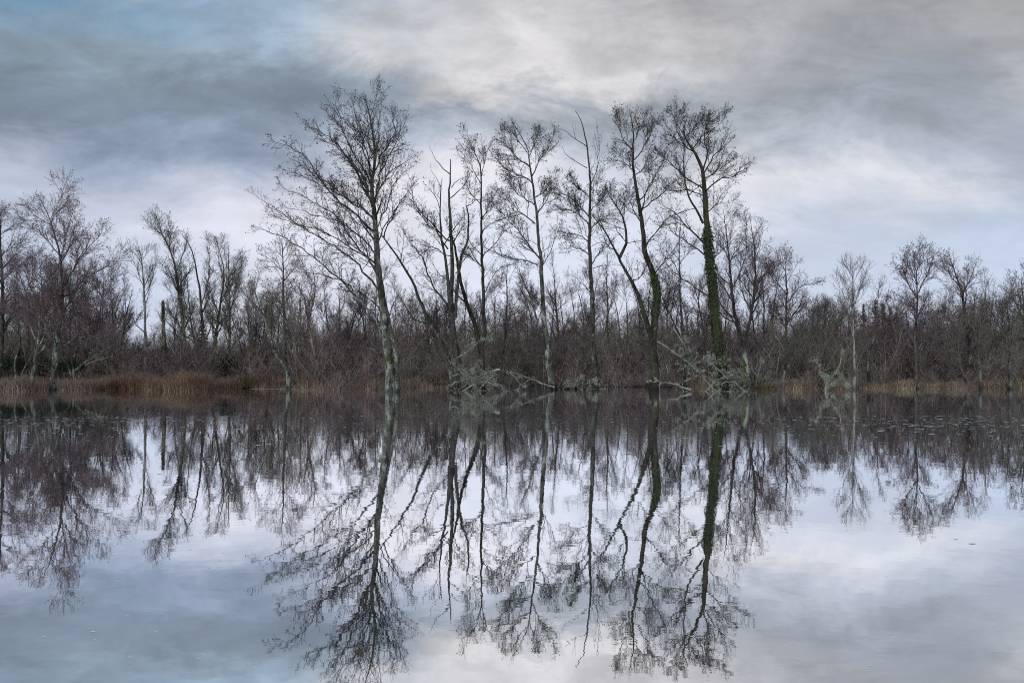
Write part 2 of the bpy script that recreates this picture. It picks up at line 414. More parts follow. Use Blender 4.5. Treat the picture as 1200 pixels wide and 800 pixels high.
g = Geo(); g.add(V, Q); tag(g.build('ground', M['ground']), kind='structure')

# sky: cloud brightness laid out by direction (azimuth across, height up), warped and broken up by noise
W = bpy.data.worlds.new('World'); sc.world = W; W.use_nodes = True
nt = NT(W.node_tree); bg = nt.n['Background']
SUN_EL, SUN_AZ = radians(16), radians(-150)
sky = nt.new('ShaderNodeTexSky'); sky.sky_type = 'NISHITA'; sky.sun_disc = False; sky.sun_elevation = SUN_EL; sky.sun_rotation = SUN_AZ
tc = nt.new('ShaderNodeTexCoord'); sp = nt.new('ShaderNodeSeparateXYZ'); nt.link(tc.outputs['Generated'], sp.inputs[0])
X, Y, Z = sp.outputs
hyp = nt.math('MAXIMUM', nt.math('SQRT', nt.math('ADD', nt.math('MULTIPLY', X, X), nt.math('MULTIPLY', Y, Y))), .001)
U0 = nt.math('DIVIDE', X, hyp)
V0 = nt.math('DIVIDE', nt.math('MAXIMUM', Z, 0.0), nt.math('MAXIMUM', nt.math('ABSOLUTE', Y), nt.math('MULTIPLY', hyp, .77)))
cv = nt.new('ShaderNodeCombineXYZ'); nt.link(nt.math('MULTIPLY', U0, 1.0), cv.inputs[0]); nt.link(nt.math('MULTIPLY', V0, 1.7), cv.inputs[1]); nt.link(nt.math('MULTIPLY', Y, .4), cv.inputs[2])
rot = nt.new('ShaderNodeMapping'); nt.link(cv.outputs[0], rot.inputs[0]); rot.inputs['Rotation'].default_value = (0, 0, .18)
w1 = nt.noise(rot.outputs[0], 3.2, 5, .55, .3)
w2 = nt.new('ShaderNodeMapping'); nt.link(rot.outputs[0], w2.inputs[0]); w2.inputs['Location'].default_value = (5.3, 2.1, 7)
w2n = nt.noise(w2.outputs[0], 5.2, 8, .63, .5)
Uw = nt.math('ADD', U0, nt.math('MULTIPLY', nt.math('SUBTRACT', w1, .5), .34))
Vw = nt.math('ADD', V0, nt.math('MULTIPLY', nt.math('SUBTRACT', w2n, .5), .22))
XS = [0, 150, 300, 450, 600, 750, 900, 1050, 1200]
ROWS = [
 (425, [(182,194,210),(188,198,213),(203,209,220),(205,212,224),(205,212,225),(205,212,225),(192,202,216),(186,197,213),(184,196,213)]),
 (340, [(185,197,212),(190,200,215),(205,210,220),(208,214,225),(208,214,226),(207,213,225),(192,202,216),(186,197,213),(184,196,213)]),
 (270, [(184,194,208),(198,204,214),(210,211,217),(213,216,222),(210,215,222),(202,208,217),(186,194,205),(180,190,202),(172,184,200)]),
 (210, [(182,190,202),(160,173,190),(178,186,198),(218,217,219),(222,221,221),(200,206,212),(217,217,217),(202,205,208),(166,176,188)]),
 (170, [(150,164,180),(124,143,166),(132,148,170),(172,180,190),(188,194,200),(165,173,180),(178,183,188),(165,172,180),(160,168,178)]),
 (130, [(106,123,140),(101,118,135),(104,121,137),(118,134,149),(142,152,162),(134,143,151),(150,156,163),(138,146,154),(176,179,182)]),
 (95,  [(101,118,134),(103,119,134),(108,124,138),(132,147,159),(208,206,203),(198,197,195),(160,163,166),(136,142,149),(168,171,173)]),
 (55,  [(112,132,147),(128,149,164),(148,172,186),(191,193,193),(197,196,194),(190,188,186),(168,169,168),(140,144,147),(152,154,155)]),
 (0,   [(97,140,168),(110,150,176),(152,176,193),(180,186,190),(182,182,181),(168,168,168),(160,160,159),(152,152,150),(156,156,153)]),
 (-150,[(120,158,182),(128,160,182),(145,168,185),(160,172,182),(165,170,176),(160,164,168),(155,160,163),(152,156,160),(152,158,163)]),
]
prev = None; pv = None
ROWS = [(y, [tuple(min(v*1.045, 235)*q + max(0, 165-v)*.24 for v, q in zip(c, (1.0, .995, 1.018 if y > 150 else 1.01))) for c in cols]) for y, cols in ROWS]
for y, cols in ROWS:
    r = nt.new('ShaderNodeValToRGB'); cr = r.color_ramp; cr.interpolation = 'EASE'
    ps = [(sin(math.atan((x-600)/F))+1)/2 for x in XS]
    cr.elements[0].position = ps[0]; cr.elements[0].color = lin(cols[0]); cr.elements[1].position = ps[-1]; cr.elements[1].color = lin(cols[-1])
    for p, c in list(zip(ps, cols))[1:-1]:
        e = cr.elements.new(p); e.color = lin(c)
    nt.link(nt.math('MULTIPLY_ADD', Uw, .5, .5), r.inputs[0])
    v = (HY - y)/F
    cur = r.outputs[0] if prev is None else nt.mix(nt.maprange(Vw, pv, v), prev, r.outputs[0])
    prev, pv = cur, v
fine = nt.noise(rot.outputs[0], 8.0, 8, .64, .6)
wisp = nt.new('ShaderNodeMapping'); nt.link(rot.outputs[0], wisp.inputs[0]); wisp.inputs['Scale'].default_value = (1, 2.6, 1); wisp.inputs['Rotation'].default_value = (0, 0, -.5)
streak = nt.noise(wisp.outputs[0], 5.0, 5, .6, .8)
shade = nt.math('ADD', nt.maprange(fine, .36, .64, .92, 1.16), nt.maprange(streak, .34, .66, -.05, .07))
shade = nt.math('MULTIPLY_ADD', nt.math('SUBTRACT', shade, 1.0), nt.maprange(V0, .08, .30, .35, 1.0), 1.0)
pm = nt.new('ShaderNodeMapping'); nt.link(rot.outputs[0], pm.inputs[0]); pm.inputs['Location'].default_value = (2.7, 9.1, 3)
puff = nt.noise(pm.outputs[0], 5.5, 9, .6, .25)
edge = nt.maprange(puff, .47, .58, .05, -.085, 'SMOOTHSTEP')
shade = nt.math('ADD', shade, nt.math('MULTIPLY', edge, nt.maprange(V0, .17, .27, 0, 1)))
cloud = nt.mix(1.0, prev, shade, 'MULTIPLY')
nk = nt.mix(1.0, sky.outputs[0], (.09, .09, .09, 1), 'MULTIPLY')
final = nt.mix(.08, cloud, nk)
nt.link(final, bg.inputs[0]); bg.inputs[1].default_value = 1.06

sun = bpy.data.lights.new('sun', 'SUN'); sun.energy = 1.0; sun.angle = radians(14); sun.color = (1, .95, .88)
so = bpy.data.objects.new('sun', sun); COL.objects.link(so); so['kind'] = 'structure'
from mathutils import Vector
sd = Vector((sin(SUN_AZ)*cos(SUN_EL), cos(SUN_AZ)*cos(SUN_EL), sin(SUN_EL)))
so.rotation_euler = sd.to_track_quat('Z', 'Y').to_euler()

cam = bpy.data.cameras.new('camera'); co = bpy.data.objects.new('camera', cam); COL.objects.link(co); sc.camera = co
co.location = (0, 0, CH); co.rotation_euler = (pi/2, 0, 0)
cam.sensor_width = 36; cam.lens = 36*F/1200; cam.clip_end = 5000; cam.shift_y = (HY-400)/1200
sc.view_settings.view_transform = 'Standard'; sc.view_settings.look = 'None'; sc.view_settings.exposure = 0
sc.render.engine = 'CYCLES'; sc.cycles.use_denoising = False; sc.cycles.filter_width = 1.05; sc.cycles.use_adaptive_sampling = False
sc.cycles.max_bounces = 5; sc.cycles.diffuse_bounces = 2; sc.cycles.glossy_bounces = 3

# ------------------------------------------------------------------ the tall alders standing in the water
TALL = 'tall bare alders standing in the flood water'
#TREES#
make_tree('alder_tree', 'thickest and tallest bare alder, lichen-crusted double trunk, broad crown sweeping out over rust grass', 'tree', 36.0,
  [([(458,460),(457,430),(454,400),(451,375),(447,345),(443,310),(441,275),(438,245),(436,220),(439,190),(438,160),(434,130),(428,104)], .25, .016, 1.0),
   ([(466,461),(465,435),(461,405),(455,375),(450,352)], .16, .06, 0)],
  [([(441,275),(425,258),(405,242),(387,225),(362,187),(347,172),(325,162)], .075, 1.1, -2.0),
   ([(437,240),(420,205),(397,167),(380,150),(357,138)], .065, 1.15, 1.6),
   ([(436,222),(427,200),(410,167),(398,130),(394,104)], .06, 1.15, -1.0),
   ([(437,212),(430,175),(421,140),(412,104)], .055, 1.1, 1.2),
   ([(437,250),(445,205),(455,180),(467,155),(472,132)], .055, 1.1, 1.4),
   ([(439,236),(450,212),(465,195),(484,182)], .055, 1.1, -1.6),
   ([(439,190),(444,155),(447,110)], .045, 1.0, -.8),
   ([(443,285),(452,262),(468,240),(482,222)], .045, .9, 1.5),
   ([(441,262),(420,240),(392,225),(360,208),(332,198)], .06, 1.1, 2.2),
   ([(451,384),(430,362),(406,334),(367,301),(335,280),(307,268)], .075, .95, -2.4),
   ([(447,342),(425,317),(403,296),(385,284),(358,268),(330,250),(300,229)], .07, 1.0, 1.8),
   ([(444,320),(428,300),(411,278),(392,252),(360,232),(335,222)], .065, 1.1, -1.4),
   ([(449,365),(425,345),(392,326),(352,318),(314,312)], .055, .85, 2.6),
   ([(443,300),(425,280),(400,262),(370,252),(335,242)], .055, 1.0, 3.0),
   ([(452,413),(440,410),(425,407),(396,405)], .035, .35, -.6), ([(456,436),(446,431),(432,424)], .03, .35, -.5),
   ([(445,330),(432,302),(418,268),(407,240)], .05, 1.0, -3.0), ([(437,228),(418,195),(398,172),(372,150)], .05, 1.1, -2.6), ([(436,205),(424,170),(408,148),(384,124)], .045, 1.1, 2.4), ([(440,258),(410,235),(378,210),(346,186)], .055, 1.1, 3.2), ([(439,200),(452,170),(462,145),(460,124)], .045, 1.1, 2.2), ([(443,310),(415,292),(380,272),(345,262),(318,252)], .05, 1.0, -3.2), ([(440,270),(455,238),(462,215),(476,200)], .045, 1.0, -2.8)],
  seed=3, bark='alder_pale', group=TALL, dens=1.1, auto=12, auto_len=3.0, auto_from=.5)
make_tree('alder_tree', 'dying alder of several stems with a bare snapped top, standing in the lichened branch heap', 'tree', 38.6,
  [([(531,458),(535,440),(536,420),(532,397),(529,370),(529,340),(530,305),(528,270),(526,232),(528,207),(528,184)], .22, .018, 0),
   ([(532,456),(528,432),(522,410),(505,380),(492,352),(482,327),(465,300),(450,279)], .14, .03, .8),
   ([(527,370),(526,340),(522,305),(517,275),(516,245),(517,215)], .10, .02, .5),
   ([(533,372),(536,335),(541,300),(548,280),(549,252),(546,240)], .09, .02, .6)],
  [([(528,205),(515,190),(509,180),(505,172)], .035, .12, .4), ([(529,220),(540,210),(553,207)], .03, .3, -.5), ([(528,232),(542,220),(550,203),(548,196)], .035, .3, .7),
   ([(517,220),(510,208),(505,198)], .025, .15, .3), ([(546,242),(560,235),(577,231)], .03, 1.0, -.6),
   ([(525,292),(510,270),(487,247),(478,240)], .05, 1.2, -1.0), ([(527,282),(505,262),(487,238),(482,215)], .05, 1.2, .9), ([(450,279),(458,257),(468,240),(487,212)], .045, 1.0, -.6),
   ([(525,377),(507,372),(484,381)], .04, .9, -1.2), ([(526,360),(507,332),(495,302),(480,282),(469,262)], .06, 1.0, 1.0), ([(528,300),(505,290),(490,300),(470,312)], .035, 1.0, -1.2),
   ([(505,380),(485,372),(468,345),(452,322)], .045, .9, 1.2), ([(534,320),(548,300),(560,288)], .035, 1.1, .8), ([(528,290),(540,268),(552,256)], .035, .9, -.5)],
  seed=5, bark='alder', group=TALL, dens=1.05, auto=3, auto_from=.3)
make_tree('alder_tree', 'slim alder with a mossy stem slanting out of its foot, narrow open crown', 'tree', 39.5,
  [([(566,456),(566,430),(565,410),(568,387),(566,342),(565,305),(564,270),(564,245),(564,215),(563,195)], .12, .03, .9),
   ([(565,448),(564,420),(558,385),(547,355),(540,330),(536,305),(532,285)], .15, .05, .5)],
  [([(563,197),(560,182),(552,165),(547,148)], .03, 1.2, .4), ([(564,205),(568,185),(573,168)], .03, 1.2, -.6), ([(563,215),(553,195),(541,176)], .03, 1.2, .8),
   ([(564,240),(550,225),(547,212)], .03, 1.2, -1.0), ([(565,255),(580,240),(588,228)], .03, 1.2, .9), ([(564,275),(575,262),(592,255)], .035, 1.2, -.8),
   ([(566,300),(580,285),(592,270),(605,262)], .035, 1.0, 1.0), ([(565,300),(552,285),(545,262)], .03, 1.0, -1.2), ([(532,285),(525,262),(528,245)], .035, .8, .6), ([(567,345),(580,320),(596,310)], .03, .7, -.8)],
  seed=8, bark='mossy', group=TALL, dens=1.15, auto=4, auto_len=1.6)
make_tree('alder_tree', 'straight alder with pale lichened lower trunk and tall oval crown, left of the dead-topped alder', 'tree', 40.0,
  [([(650,456),(645,438),(642,420),(640,398),(637,367),(635,330),(634,305),(631,280),(628,245),(624,215),(620,185),(616,165),(603,139)], .17, .014, 1.0),
   ([(641,408),(635,392),(629,372),(620,345),(610,322)], .05, .02, .4)],
  [([(630,300),(618,285),(607,270),(590,252),(577,238)], .055, 1.1, -1.2), ([(627,262),(612,250),(600,240),(583,226)], .05, 1.25, 1.0), ([(623,207),(629,190),(636,178),(647,157)], .045, 1.25, -.6),
   ([(621,195),(605,180),(595,168),(591,148)], .045, 1.3, .8), ([(624,215),(607,203),(590,198),(584,182)], .045, 1.3, -1.0), ([(630,310),(610,305),(577,295),(562,285)], .05, .8, 1.3),
   ([(634,314),(645,296),(651,272),(653,262)], .035, .5, -.6), ([(632,320),(637,300),(636,281)], .045, .1, .3), ([(629,250),(640,235),(645,218)], .04, 1.2, 1.1), ([(626,232),(640,222),(650,208)], .04, 1.2, -1.2),
   ([(626,240),(608,228),(596,215)], .04, 1.3, -1.5), ([(619,182),(626,165),(628,150)], .035, 1.3, .8), ([(618,175),(607,160),(598,146)], .03, 1.2, -.8)],
  seed=13, bark='alder_pale', group=TALL, dens=1.25, auto=6, auto_len=1.7, auto_from=.5)
make_tree('alder_tree', 'slender alder whose top is a few bare dead branches above a bushy middle', 'tree', 40.5,
  [([(699,456),(698,432),(695,402),(694,352),(692,315),(691,280),(691,250),(692,222),(690,192),(686,160),(681,142),(674,130)], .15, .012, .0)],
  [([(688,172),(670,160),(660,152),(648,146)], .03, .22, .6), ([(688,197),(668,186),(660,175)], .03, .2, -.6), ([(693,215),(701,190),(701,165),(700,152)], .03, .4, .4), ([(691,205),(697,190),(697,172)], .022, .4, -.4),
   ([(691,255),(680,245),(668,230),(647,226)], .05, 1.5, -1.0), ([(691,265),(678,252),(660,245),(645,248)], .045, 1.5, 1.2), ([(692,235),(680,222),(668,212)], .035, 1.4, .8), ([(692,248),(703,235),(712,226)], .035, 1.3, -1.0),
   ([(692,285),(675,275),(655,272)], .04, 1.2, -1.3), ([(693,310),(704,292),(712,280)], .04, 1.0, .8), ([(692,300),(676,290),(660,292)], .04, 1.1, 1.5), ([(691,270),(702,258),(716,252)], .035, 1.1, -1.5), ([(694,345),(680,330),(668,322)], .03, .8, .9),
   ([(697,420),(680,416),(670,413)], .03, .3, -.6), ([(691,225),(700,212),(706,200)], .025, 1.0, 1.0)],
  seed=21, bark='alder', group=TALL, dens=1.2)
make_tree('alder_tree', 'forked alder with mossy foot, one stem leaning left, the other rising to a narrow crown', 'tree', 37.5,
  [([(767,458),(767,430),(765,405),(767,377),(770,345),(766,322),(756,297),(754,275),(751,250),(745,217),(742,190),(742,165),(742,145),(739,124)], .23, .014, 1.1),
   ([(766,404),(760,385),(752,358),(744,338),(732,315),(720,292),(708,270),(696,255)], .14, .02, .7),
   ([(726,302),(734,285),(732,262),(725,245),(714,230)], .08, .015, .9)],
  [([(749,235),(760,222),(768,205),(777,187)], .045, 1.1, -.8), ([(751,248),(768,232),(785,220),(800,206)], .045, 1.0, 1.0), ([(757,290),(768,272),(780,258),(792,250)], .045, 1.0, -1.0), ([(752,262),(742,245),(736,232)], .04, 1.0, .9),
   ([(743,175),(732,160),(727,140),(724,126)], .04, 1.4, .9), ([(743,185),(755,170),(762,152),(765,138)], .04, 1.4, -.9), ([(744,200),(732,190),(725,175)], .035, 1.4, -1.2), ([(744,205),(758,195),(770,180)], .035, 1.3, 1.2), ([(742,160),(750,142),(757,130)], .03, 1.4, .5),
   ([(720,292),(705,285),(690,290)], .04, .9, -1.0), ([(740,330),(755,318),(762,300)], .04, .7, 1.3), ([(766,322),(782,302),(795,285)], .04, .8, -1.2), ([(765,392),(752,384),(737,386)], .045, .6, -1.0), ([(770,350),(785,335),(800,330)], .03, .8, 1.2),
   ([(708,270),(700,250),(702,232)], .035, 1.1, .9), ([(726,250),(735,232),(738,218)], .03, 1.1, -.9)],
  seed=34, bark='mossy', group=TALL, dens=1.2, auto=5, auto_len=1.5, auto_from=.45, extra=ivy_on(.28, .45, .12, 900))
make_tree('alder_tree', 'alder wrapped in dark green ivy from water to mid height, wide flat-topped crown', 'tree', 38.0,
  [([(850,458),(847,430),(840,390),(836,345),(832,305),(829,275),(827,240),(825,217),(823,197),(815,177),(806,162),(801,147),(805,130)], .26, .016, 1.0),
   ([(824,262),(815,244),(807,230),(802,208),(801,185),(802,165),(797,150)], .06, .014, 1.1)],
  [([(824,200),(829,176),(825,155),(830,135),(845,126)], .055, 1.3, .9), ([(825,203),(837,180),(848,165),(852,152)], .05, 1.25, -1.0), ([(826,226),(840,212),(860,206),(872,192),(879,190)], .05, .9, .8),
   ([(825,222),(803,206),(782,187),(771,172),(776,165)], .05, 1.1, -1.2), ([(826,232),(808,222),(788,225),(775,215)], .04, 1.1, 1.4), ([(815,177),(800,165),(786,152),(780,132)], .045, 1.35, -1.0), ([(803,155),(815,140),(824,128)], .035, 1.4, 1.0), ([(812,170),(822,155),(835,145),(848,130)], .04, 1.3, -1.3),
   ([(801,150),(793,138),(789,125)], .03, 1.4, .8), ([(826,286),(805,266),(790,250),(776,238)], .06, .8, -1.2), ([(829,300),(800,280),(785,268),(772,250)], .05, .7, 1.5), ([(833,350),(812,335),(795,322),(777,305)], .05, .6, -1.4), ([(834,372),(812,362),(800,354)], .04, .5, .9),
   ([(824,212),(840,200),(858,185)], .04, 1.2, 1.5), ([(831,310),(850,290),(866,275)], .04, .6, 1.4), ([(827,250),(843,238),(852,226)], .035, .9, -1.0)],
  seed=55, bark='mossy', group=TALL, dens=1.2, auto=4, auto_len=1.5, auto_from=.62, extra=ivy_on(.05, .62, .22, 4600))

# ------------------------------------------------------------------ other trees one can tell apart
make_tree('willow_tree', 'wide purple-brown bare tree on a pale lichened stem at the left end of the bank', 'tree', 38.5,
  [([(62,459),(64,425),(68,390),(73,350),(71,305),(62,267),(49,236)], .15, .012, 1.0), ([(36,459),(41,425),(46,395),(44,362),(30,320)], .13, .02, .8)],
  [([(72,340),(90,310),(108,285),(120,268)], .05, 1.1, 1.5), ([(73,350),(98,330),(125,312),(140,300)], .05, 1.1, -1.5), ([(71,310),(85,280),(88,258)], .045, 1.1, -.8), ([(70,300),(50,275),(28,262)], .045, 1.1, 1.0),
   ([(73,355),(45,330),(20,310)], .05, 1.1, -1.5), ([(60,262),(68,248),(75,243)], .03, 1.0, .6), ([(70,380),(100,362),(135,350)], .04, 1.2, -2.0), ([(68,395),(35,378),(5,365)], .04, 1.2, 1.5), ([(66,410),(95,395),(120,396),(135,380)], .035, 1.1, -2.2), ([(62,265),(45,255),(35,246)], .03, 1.1, -.6)],
  K=ALDER, seed=61, bark='alder_pale', twig='twig_purple', cone='catkin', dens=1.2, scale=1.25, auto=26, auto_len=3.3, auto_from=.25)
make_tree('alder_tree', 'dark bare tree cut off by the picture edge, one branch arching to the right', 'tree', 41,
  [([(-4,458),(2,400),(3,340),(1,300),(0,256)], .14, .02, 1.0)],
  [([(2,300),(18,285),(32,272)], .04, 1.0, .6), ([(2,330),(25,310),(40,300)], .04, 1.0, -1.2), ([(3,370),(25,350),(50,345)], .04, 1.1, 1.0)], seed=63, twig='twig_purple', cone='catkin', dens=1.1, scale=1.15, auto=18, auto_len=2.9, auto_from=.3)
make_tree('birch_tree', 'thin pale birch with upright wispy twigs behind the rust grass left of the snapped post', 'tree', 46,
  [([(171,447),(170,400),(170,370),(168,330),(165,300),(161,287)], .10, .01, 1.4)], [([(169,350),(180,320),(184,295)], .03, 1.0, .6), ([(169,340),(158,310),(153,292)], .03, 1.0, -.6)],
  K=BIRCH, seed=64, bark='birch', twig='twig_olive', dens=1.0, auto=8, auto_len=1.6)
make_tree('ash_tree', 'grey bare tree with its tip bent left, just right of the snapped post', 'tree', 48,
  [([(214,445),(216,410),(215,387),(210,345),(205,312),(198,290),(190,275),(180,267)], .14, .012, 1.2)], [([(207,320),(215,295),(218,280)], .03, 1.0, .8), ([(210,345),(197,325),(188,312)], .03, 1.0, -.6)],
  K=BUSHY, seed=65, bark='olive_bark', twig='twig_olive', dens=1.15, auto=17, auto_len=2.2, auto_from=.25)
make_tree('ash_tree', 'olive-grey tree of three upright stems behind the big rust tussock', 'tree', 50,
  [([(243,445),(241,425),(237,380),(234,340),(225,294),(215,278)], .15, .012, 1.0), ([(246,445),(252,400),(258,357),(262,320),(255,285)], .13, .012, 1.0), ([(240,440),(228,400),(222,360),(219,320)], .10, .012, 1.0)],
  [([(236,360),(245,325),(246,290)], .05, 1.0, .8), ([(258,357),(270,330),(280,300)], .04, 1.0, -.8)], K=BUSHY, seed=66, bark='olive_bark', twig='twig_olive', dens=1.15, auto=20, auto_len=2.4, auto_from=.25)
make_tree('ash_tree', 'single straight olive-grey stem with a rounded twiggy head, right of the three-stemmed tree', 'tree', 49,
  [([(268,446),(268,425),(269,390),(269,350),(268,318),(268,290)], .13, .012, 1.1)], [([(269,350),(280,322),(284,300)], .04, 1.0, .8), ([(269,345),(258,315),(255,290)], .04, 1.0, -.8)], K=BUSHY, seed=67, bark='olive_bark', twig='twig_olive', dens=1.15, auto=17, auto_len=2.3, auto_from=.25)
make_tree('willow_tree', 'small forked tree on a short dark foot rooted in the water before the grass', 'tree', 40,
  [([(339,458),(338,440),(335,430),(322,412),(314,383),(304,362),(292,350),(281,338)], .12, .014, 1.0), ([(338,438),(342,417),(346,395),(345,372)], .05, .014, .7)],
  [([(316,390),(300,375),(285,372)], .035, .8, 1.0), ([(314,383),(320,355),(315,335)], .03, .9, -.8), ([(328,420),(332,395),(326,372)], .03, .8, .6), ([(304,362),(300,340),(304,322)], .03, .9, .6)], K=BUSHY, seed=68, bark='alder_pale', twig='twig_olive', dens=1.1, auto=9, auto_len=1.5, auto_from=.5)
make_tree('alder_tree', 'dark straight tree behind the forked one, crown spreading in flat tiers', 'tree', 46,
  [([(335,447),(334,410),(333,380),(332,350),(332,322),(331,296),(330,270)], .12, .012, 1.3)], [([(332,330),(345,315),(352,305)], .03, 1.2, .8), ([(332,320),(318,305),(305,298)], .03, 1.2, -.8)], seed=69, twig='twig_purple', cone='catkin', bark='grey_bark', dens=1.1, auto=14, auto_len=1.9)
make_tree('willow_tree', 'crooked tree with pinkish peeling bark standing over the grass', 'tree', 42,
  [([(374,455),(373,433),(367,409),(361,375),(358,355),(354,343),(346,332)], .10, .014, 1.0), ([(361,375),(367,355),(369,335),(367,318)], .06, .012, 1.0)],
  [([(368,415),(355,400),(345,396)], .03, .7, .8), ([(362,380),(350,365),(340,360)], .03, .9, -.8)], seed=70, bark='pink_bark', twig='twig_purple', cone='catkin', dens=1.1, auto=9, auto_len=1.7)
make_tree('dead_sapling', 'low dead forked sapling poking out of the water by the leaning grass tussock', 'dead tree', 41,
  [([(389,456),(389,445),(393,436),(396,428),(394,415)], .05, .012, .3), ([(389,447),(380,440),(372,433)], .03, .01, .2)], [([(389,449),(398,440),(403,432)], .045, .2, .5)], seed=71, bark='grey_bark', twig='twig_lichen', dens=.6)
make_tree('alder_tree', 'thin dark tree between the slim alder and the pale-trunked middle alder', 'tree', 47,
  [([(592,447),(590,420),(592,390),(594,355),(594,330),(595,312)], .09, .01, 1.3)], seed=72, bark='grey_bark', twig='twig_purple', cone='catkin', auto=12, auto_len=1.5, dens=1.1)
make_tree('birch_tree', 'fine-twigged birch with a rounded wispy head behind the middle alder', 'tree', 58,
  [([(655,442),(655,400),(652,365),(650,335),(648,310)], .12, .01, 1.3)], K=BIRCH, seed=73, bark='grey_bark', twig='twig_purple', auto=14, auto_len=2.2)
make_tree('alder_tree', 'thin straight tree with a forked pale foot between the forked and the ivy-clad alders', 'tree', 43,
  [([(803,452),(801,425),(800,400),(797,340),(796,290),(797,262)], .09, .012, 1.2), ([(802,415),(795,390),(785,368),(777,350),(770,325)], .06, .012, .8)], [([(797,320),(785,300),(778,282)], .03, 1.1, .8), ([(797,310),(810,290),(818,275)], .03, 1.1, -.8)], seed=74, bark='alder', auto=10, auto_len=1.6)
make_tree('alder_tree', 'thin tree showing behind the left-leaning stem of the forked alder', 'tree', 50,
  [([(713,444),(712,400),(712,360),(711,325),(712,300)], .08, .01, 1.2)], seed=75, bark='grey_bark', twig='twig_purple', cone='catkin', auto=9, auto_len=1.6)
make_tree('alder_tree', 'round-crowned tree with a dense twiggy dome close behind the ivy-clad alder', 'tree', 47,
  [([(872,447),(868,400),(860,360),(856,320),(852,280),(848,248)], .16, .012, 1.2), ([(870,410),(880,370),(885,330),(884,290),(880,262)], .11, .012, 1.1)],
  [([(858,340),(872,305),(876,275),(872,250)], .05, 1.2, 1.0), ([(882,350),(895,320),(900,300)], .04, 1.1, -1.0), ([(856,310),(845,280),(838,255)], .04, 1.1, .8)], seed=76, bark='grey_bark', twig='twig_purple', cone='catkin', dens=1.2, auto=34, auto_len=2.8, auto_from=.2)
make_tree('alder_tree', 'small tree with a rounded dark crown to the right of the round-crowned tree', 'tree', 46,
  [([(922,447),(921,410),(921,385),(922,342),(921,318),(921,296)], .11, .012, 1.2)], [([(922,355),(935,338),(950,332),(960,330)], .04, 1.2, .8), ([(922,345),(908,325),(902,310)], .04, 1.2, -.8)], seed=77, bark='grey_bark', twig='twig_purple', dens=1.1, auto=18, auto_len=2.2, auto_from=.25)
make_tree('birch_tree', 'pale slender birch rising from the water beside the lichen-covered plant', 'tree', 40,
  [([(1002,467),(1001,450),(1002,437),(1001,410),(1000,385),(999,342),(999,313)], .085, .01, 1.3)], [([(1002,437),(1007,425),(1012,412)], .02, .4, .3), ([(1000,370),(988,345),(980,325)], .03, 1.0, .8), ([(999,360),(1010,335),(1016,318)], .03, 1.0, -.8)], K=BIRCH, seed=78, bark='birch', twig='twig_olive', auto=12, auto_len=1.6)
make_tree('willow_tree', 'black crooked forked stem right of the pale slender birch', 'tree', 42,
  [([(1018,453),(1018,442),(1017,430),(1019,412),(1025,391),(1028,370),(1026,350)], .09, .012, 1.0), ([(1017,424),(1010,414),(1003,405),(1000,395)], .06, .012, .6)], [([(1018,436),(1028,444),(1031,450)], .02, .2, .5)], K=BUSHY, seed=79, bark='grey_bark', twig='twig_purple', auto=7, auto_len=1.5)
make_tree('alder_tree', 'dark thin-stemmed alder with a spreading crown above the low pale grass', 'tree', 41,
  [([(1074,456),(1074,430),(1073,408),(1072,394),(1075,365),(1075,342),(1073,318),(1070,296)], .10, .012, 1.1)],
  [([(1074,350),(1062,325),(1054,308),(1049,314)], .045, 1.2, .8), ([(1074,345),(1086,322),(1094,302)], .045, 1.2, -.8), ([(1073,408),(1085,402),(1096,395)], .035, .7, .9), ([(1074,442),(1079,435),(1081,424)], .02, .2, .3), ([(1073,325),(1063,305),(1060,298)], .03, 1.2, -1.0), ([(1075,362),(1058,355),(1045,350)], .035, 1.0, -1.2)], seed=80, bark='grey_bark', twig='twig_purple', dens=1.1, auto=20, auto_len=2.3, auto_from=.2)
make_tree('alder_tree', 'rounded bare alder directly right of the dark thin-stemmed one', 'tree', 44,
  [([(1140,450),(1136,410),(1131,370),(1126,340),(1119,320),(1113,300)], .12, .012, 1.2)], [([(1127,345),(1138,325),(1142,308)], .04, 1.2, .8), ([(1124,335),(1108,315),(1102,300)], .04, 1.2, -.8)], seed=81, bark='grey_bark', twig='twig_purple', dens=1.1, auto=22, auto_len=2.4, auto_from=.2)
make_tree('willow_tree', 'dark stem ringed by low outward-leaning shoots near the right end of the water', 'tree', 40,
  [([(1184,458),(1184,430),(1183,400),(1182,375),(1179,345)], .10, .012, 1.1), ([(1183,452),(1175,440),(1168,425)], .04, .01, .5), ([(1185,450),(1192,438),(1197,425)], .04, .01, .5)], K=BUSHY, seed=82, bark='grey_bark', twig='twig_olive', auto=12, auto_len=1.7)
make_tree('willow_tree', 'sinuous grey stem standing alone in shallow water, left of the ringed dark stem', 'tree', 40.5,
  [([(1150,458),(1149,440),(1147,414),(1150,376),(1154,350),(1156,335)], .08, .012, 1.1), ([(1135,457),(1130,440),(1122,420),(1116,400),(1113,380)], .06, .012, .9)], K=BUSHY, seed=83, bark='grey_bark', twig='twig_olive', auto=12, auto_len=1.7)
make_tree('alder_tree', 'bushy bare tree whose crown fills the right edge of the view', 'tree', 45,
  [([(1205,449),(1202,400),(1200,360),(1197,330)], .12, .012, 1.3)], seed=84, bark='grey_bark', twig='twig_olive', auto=16, auto_len=2.2)
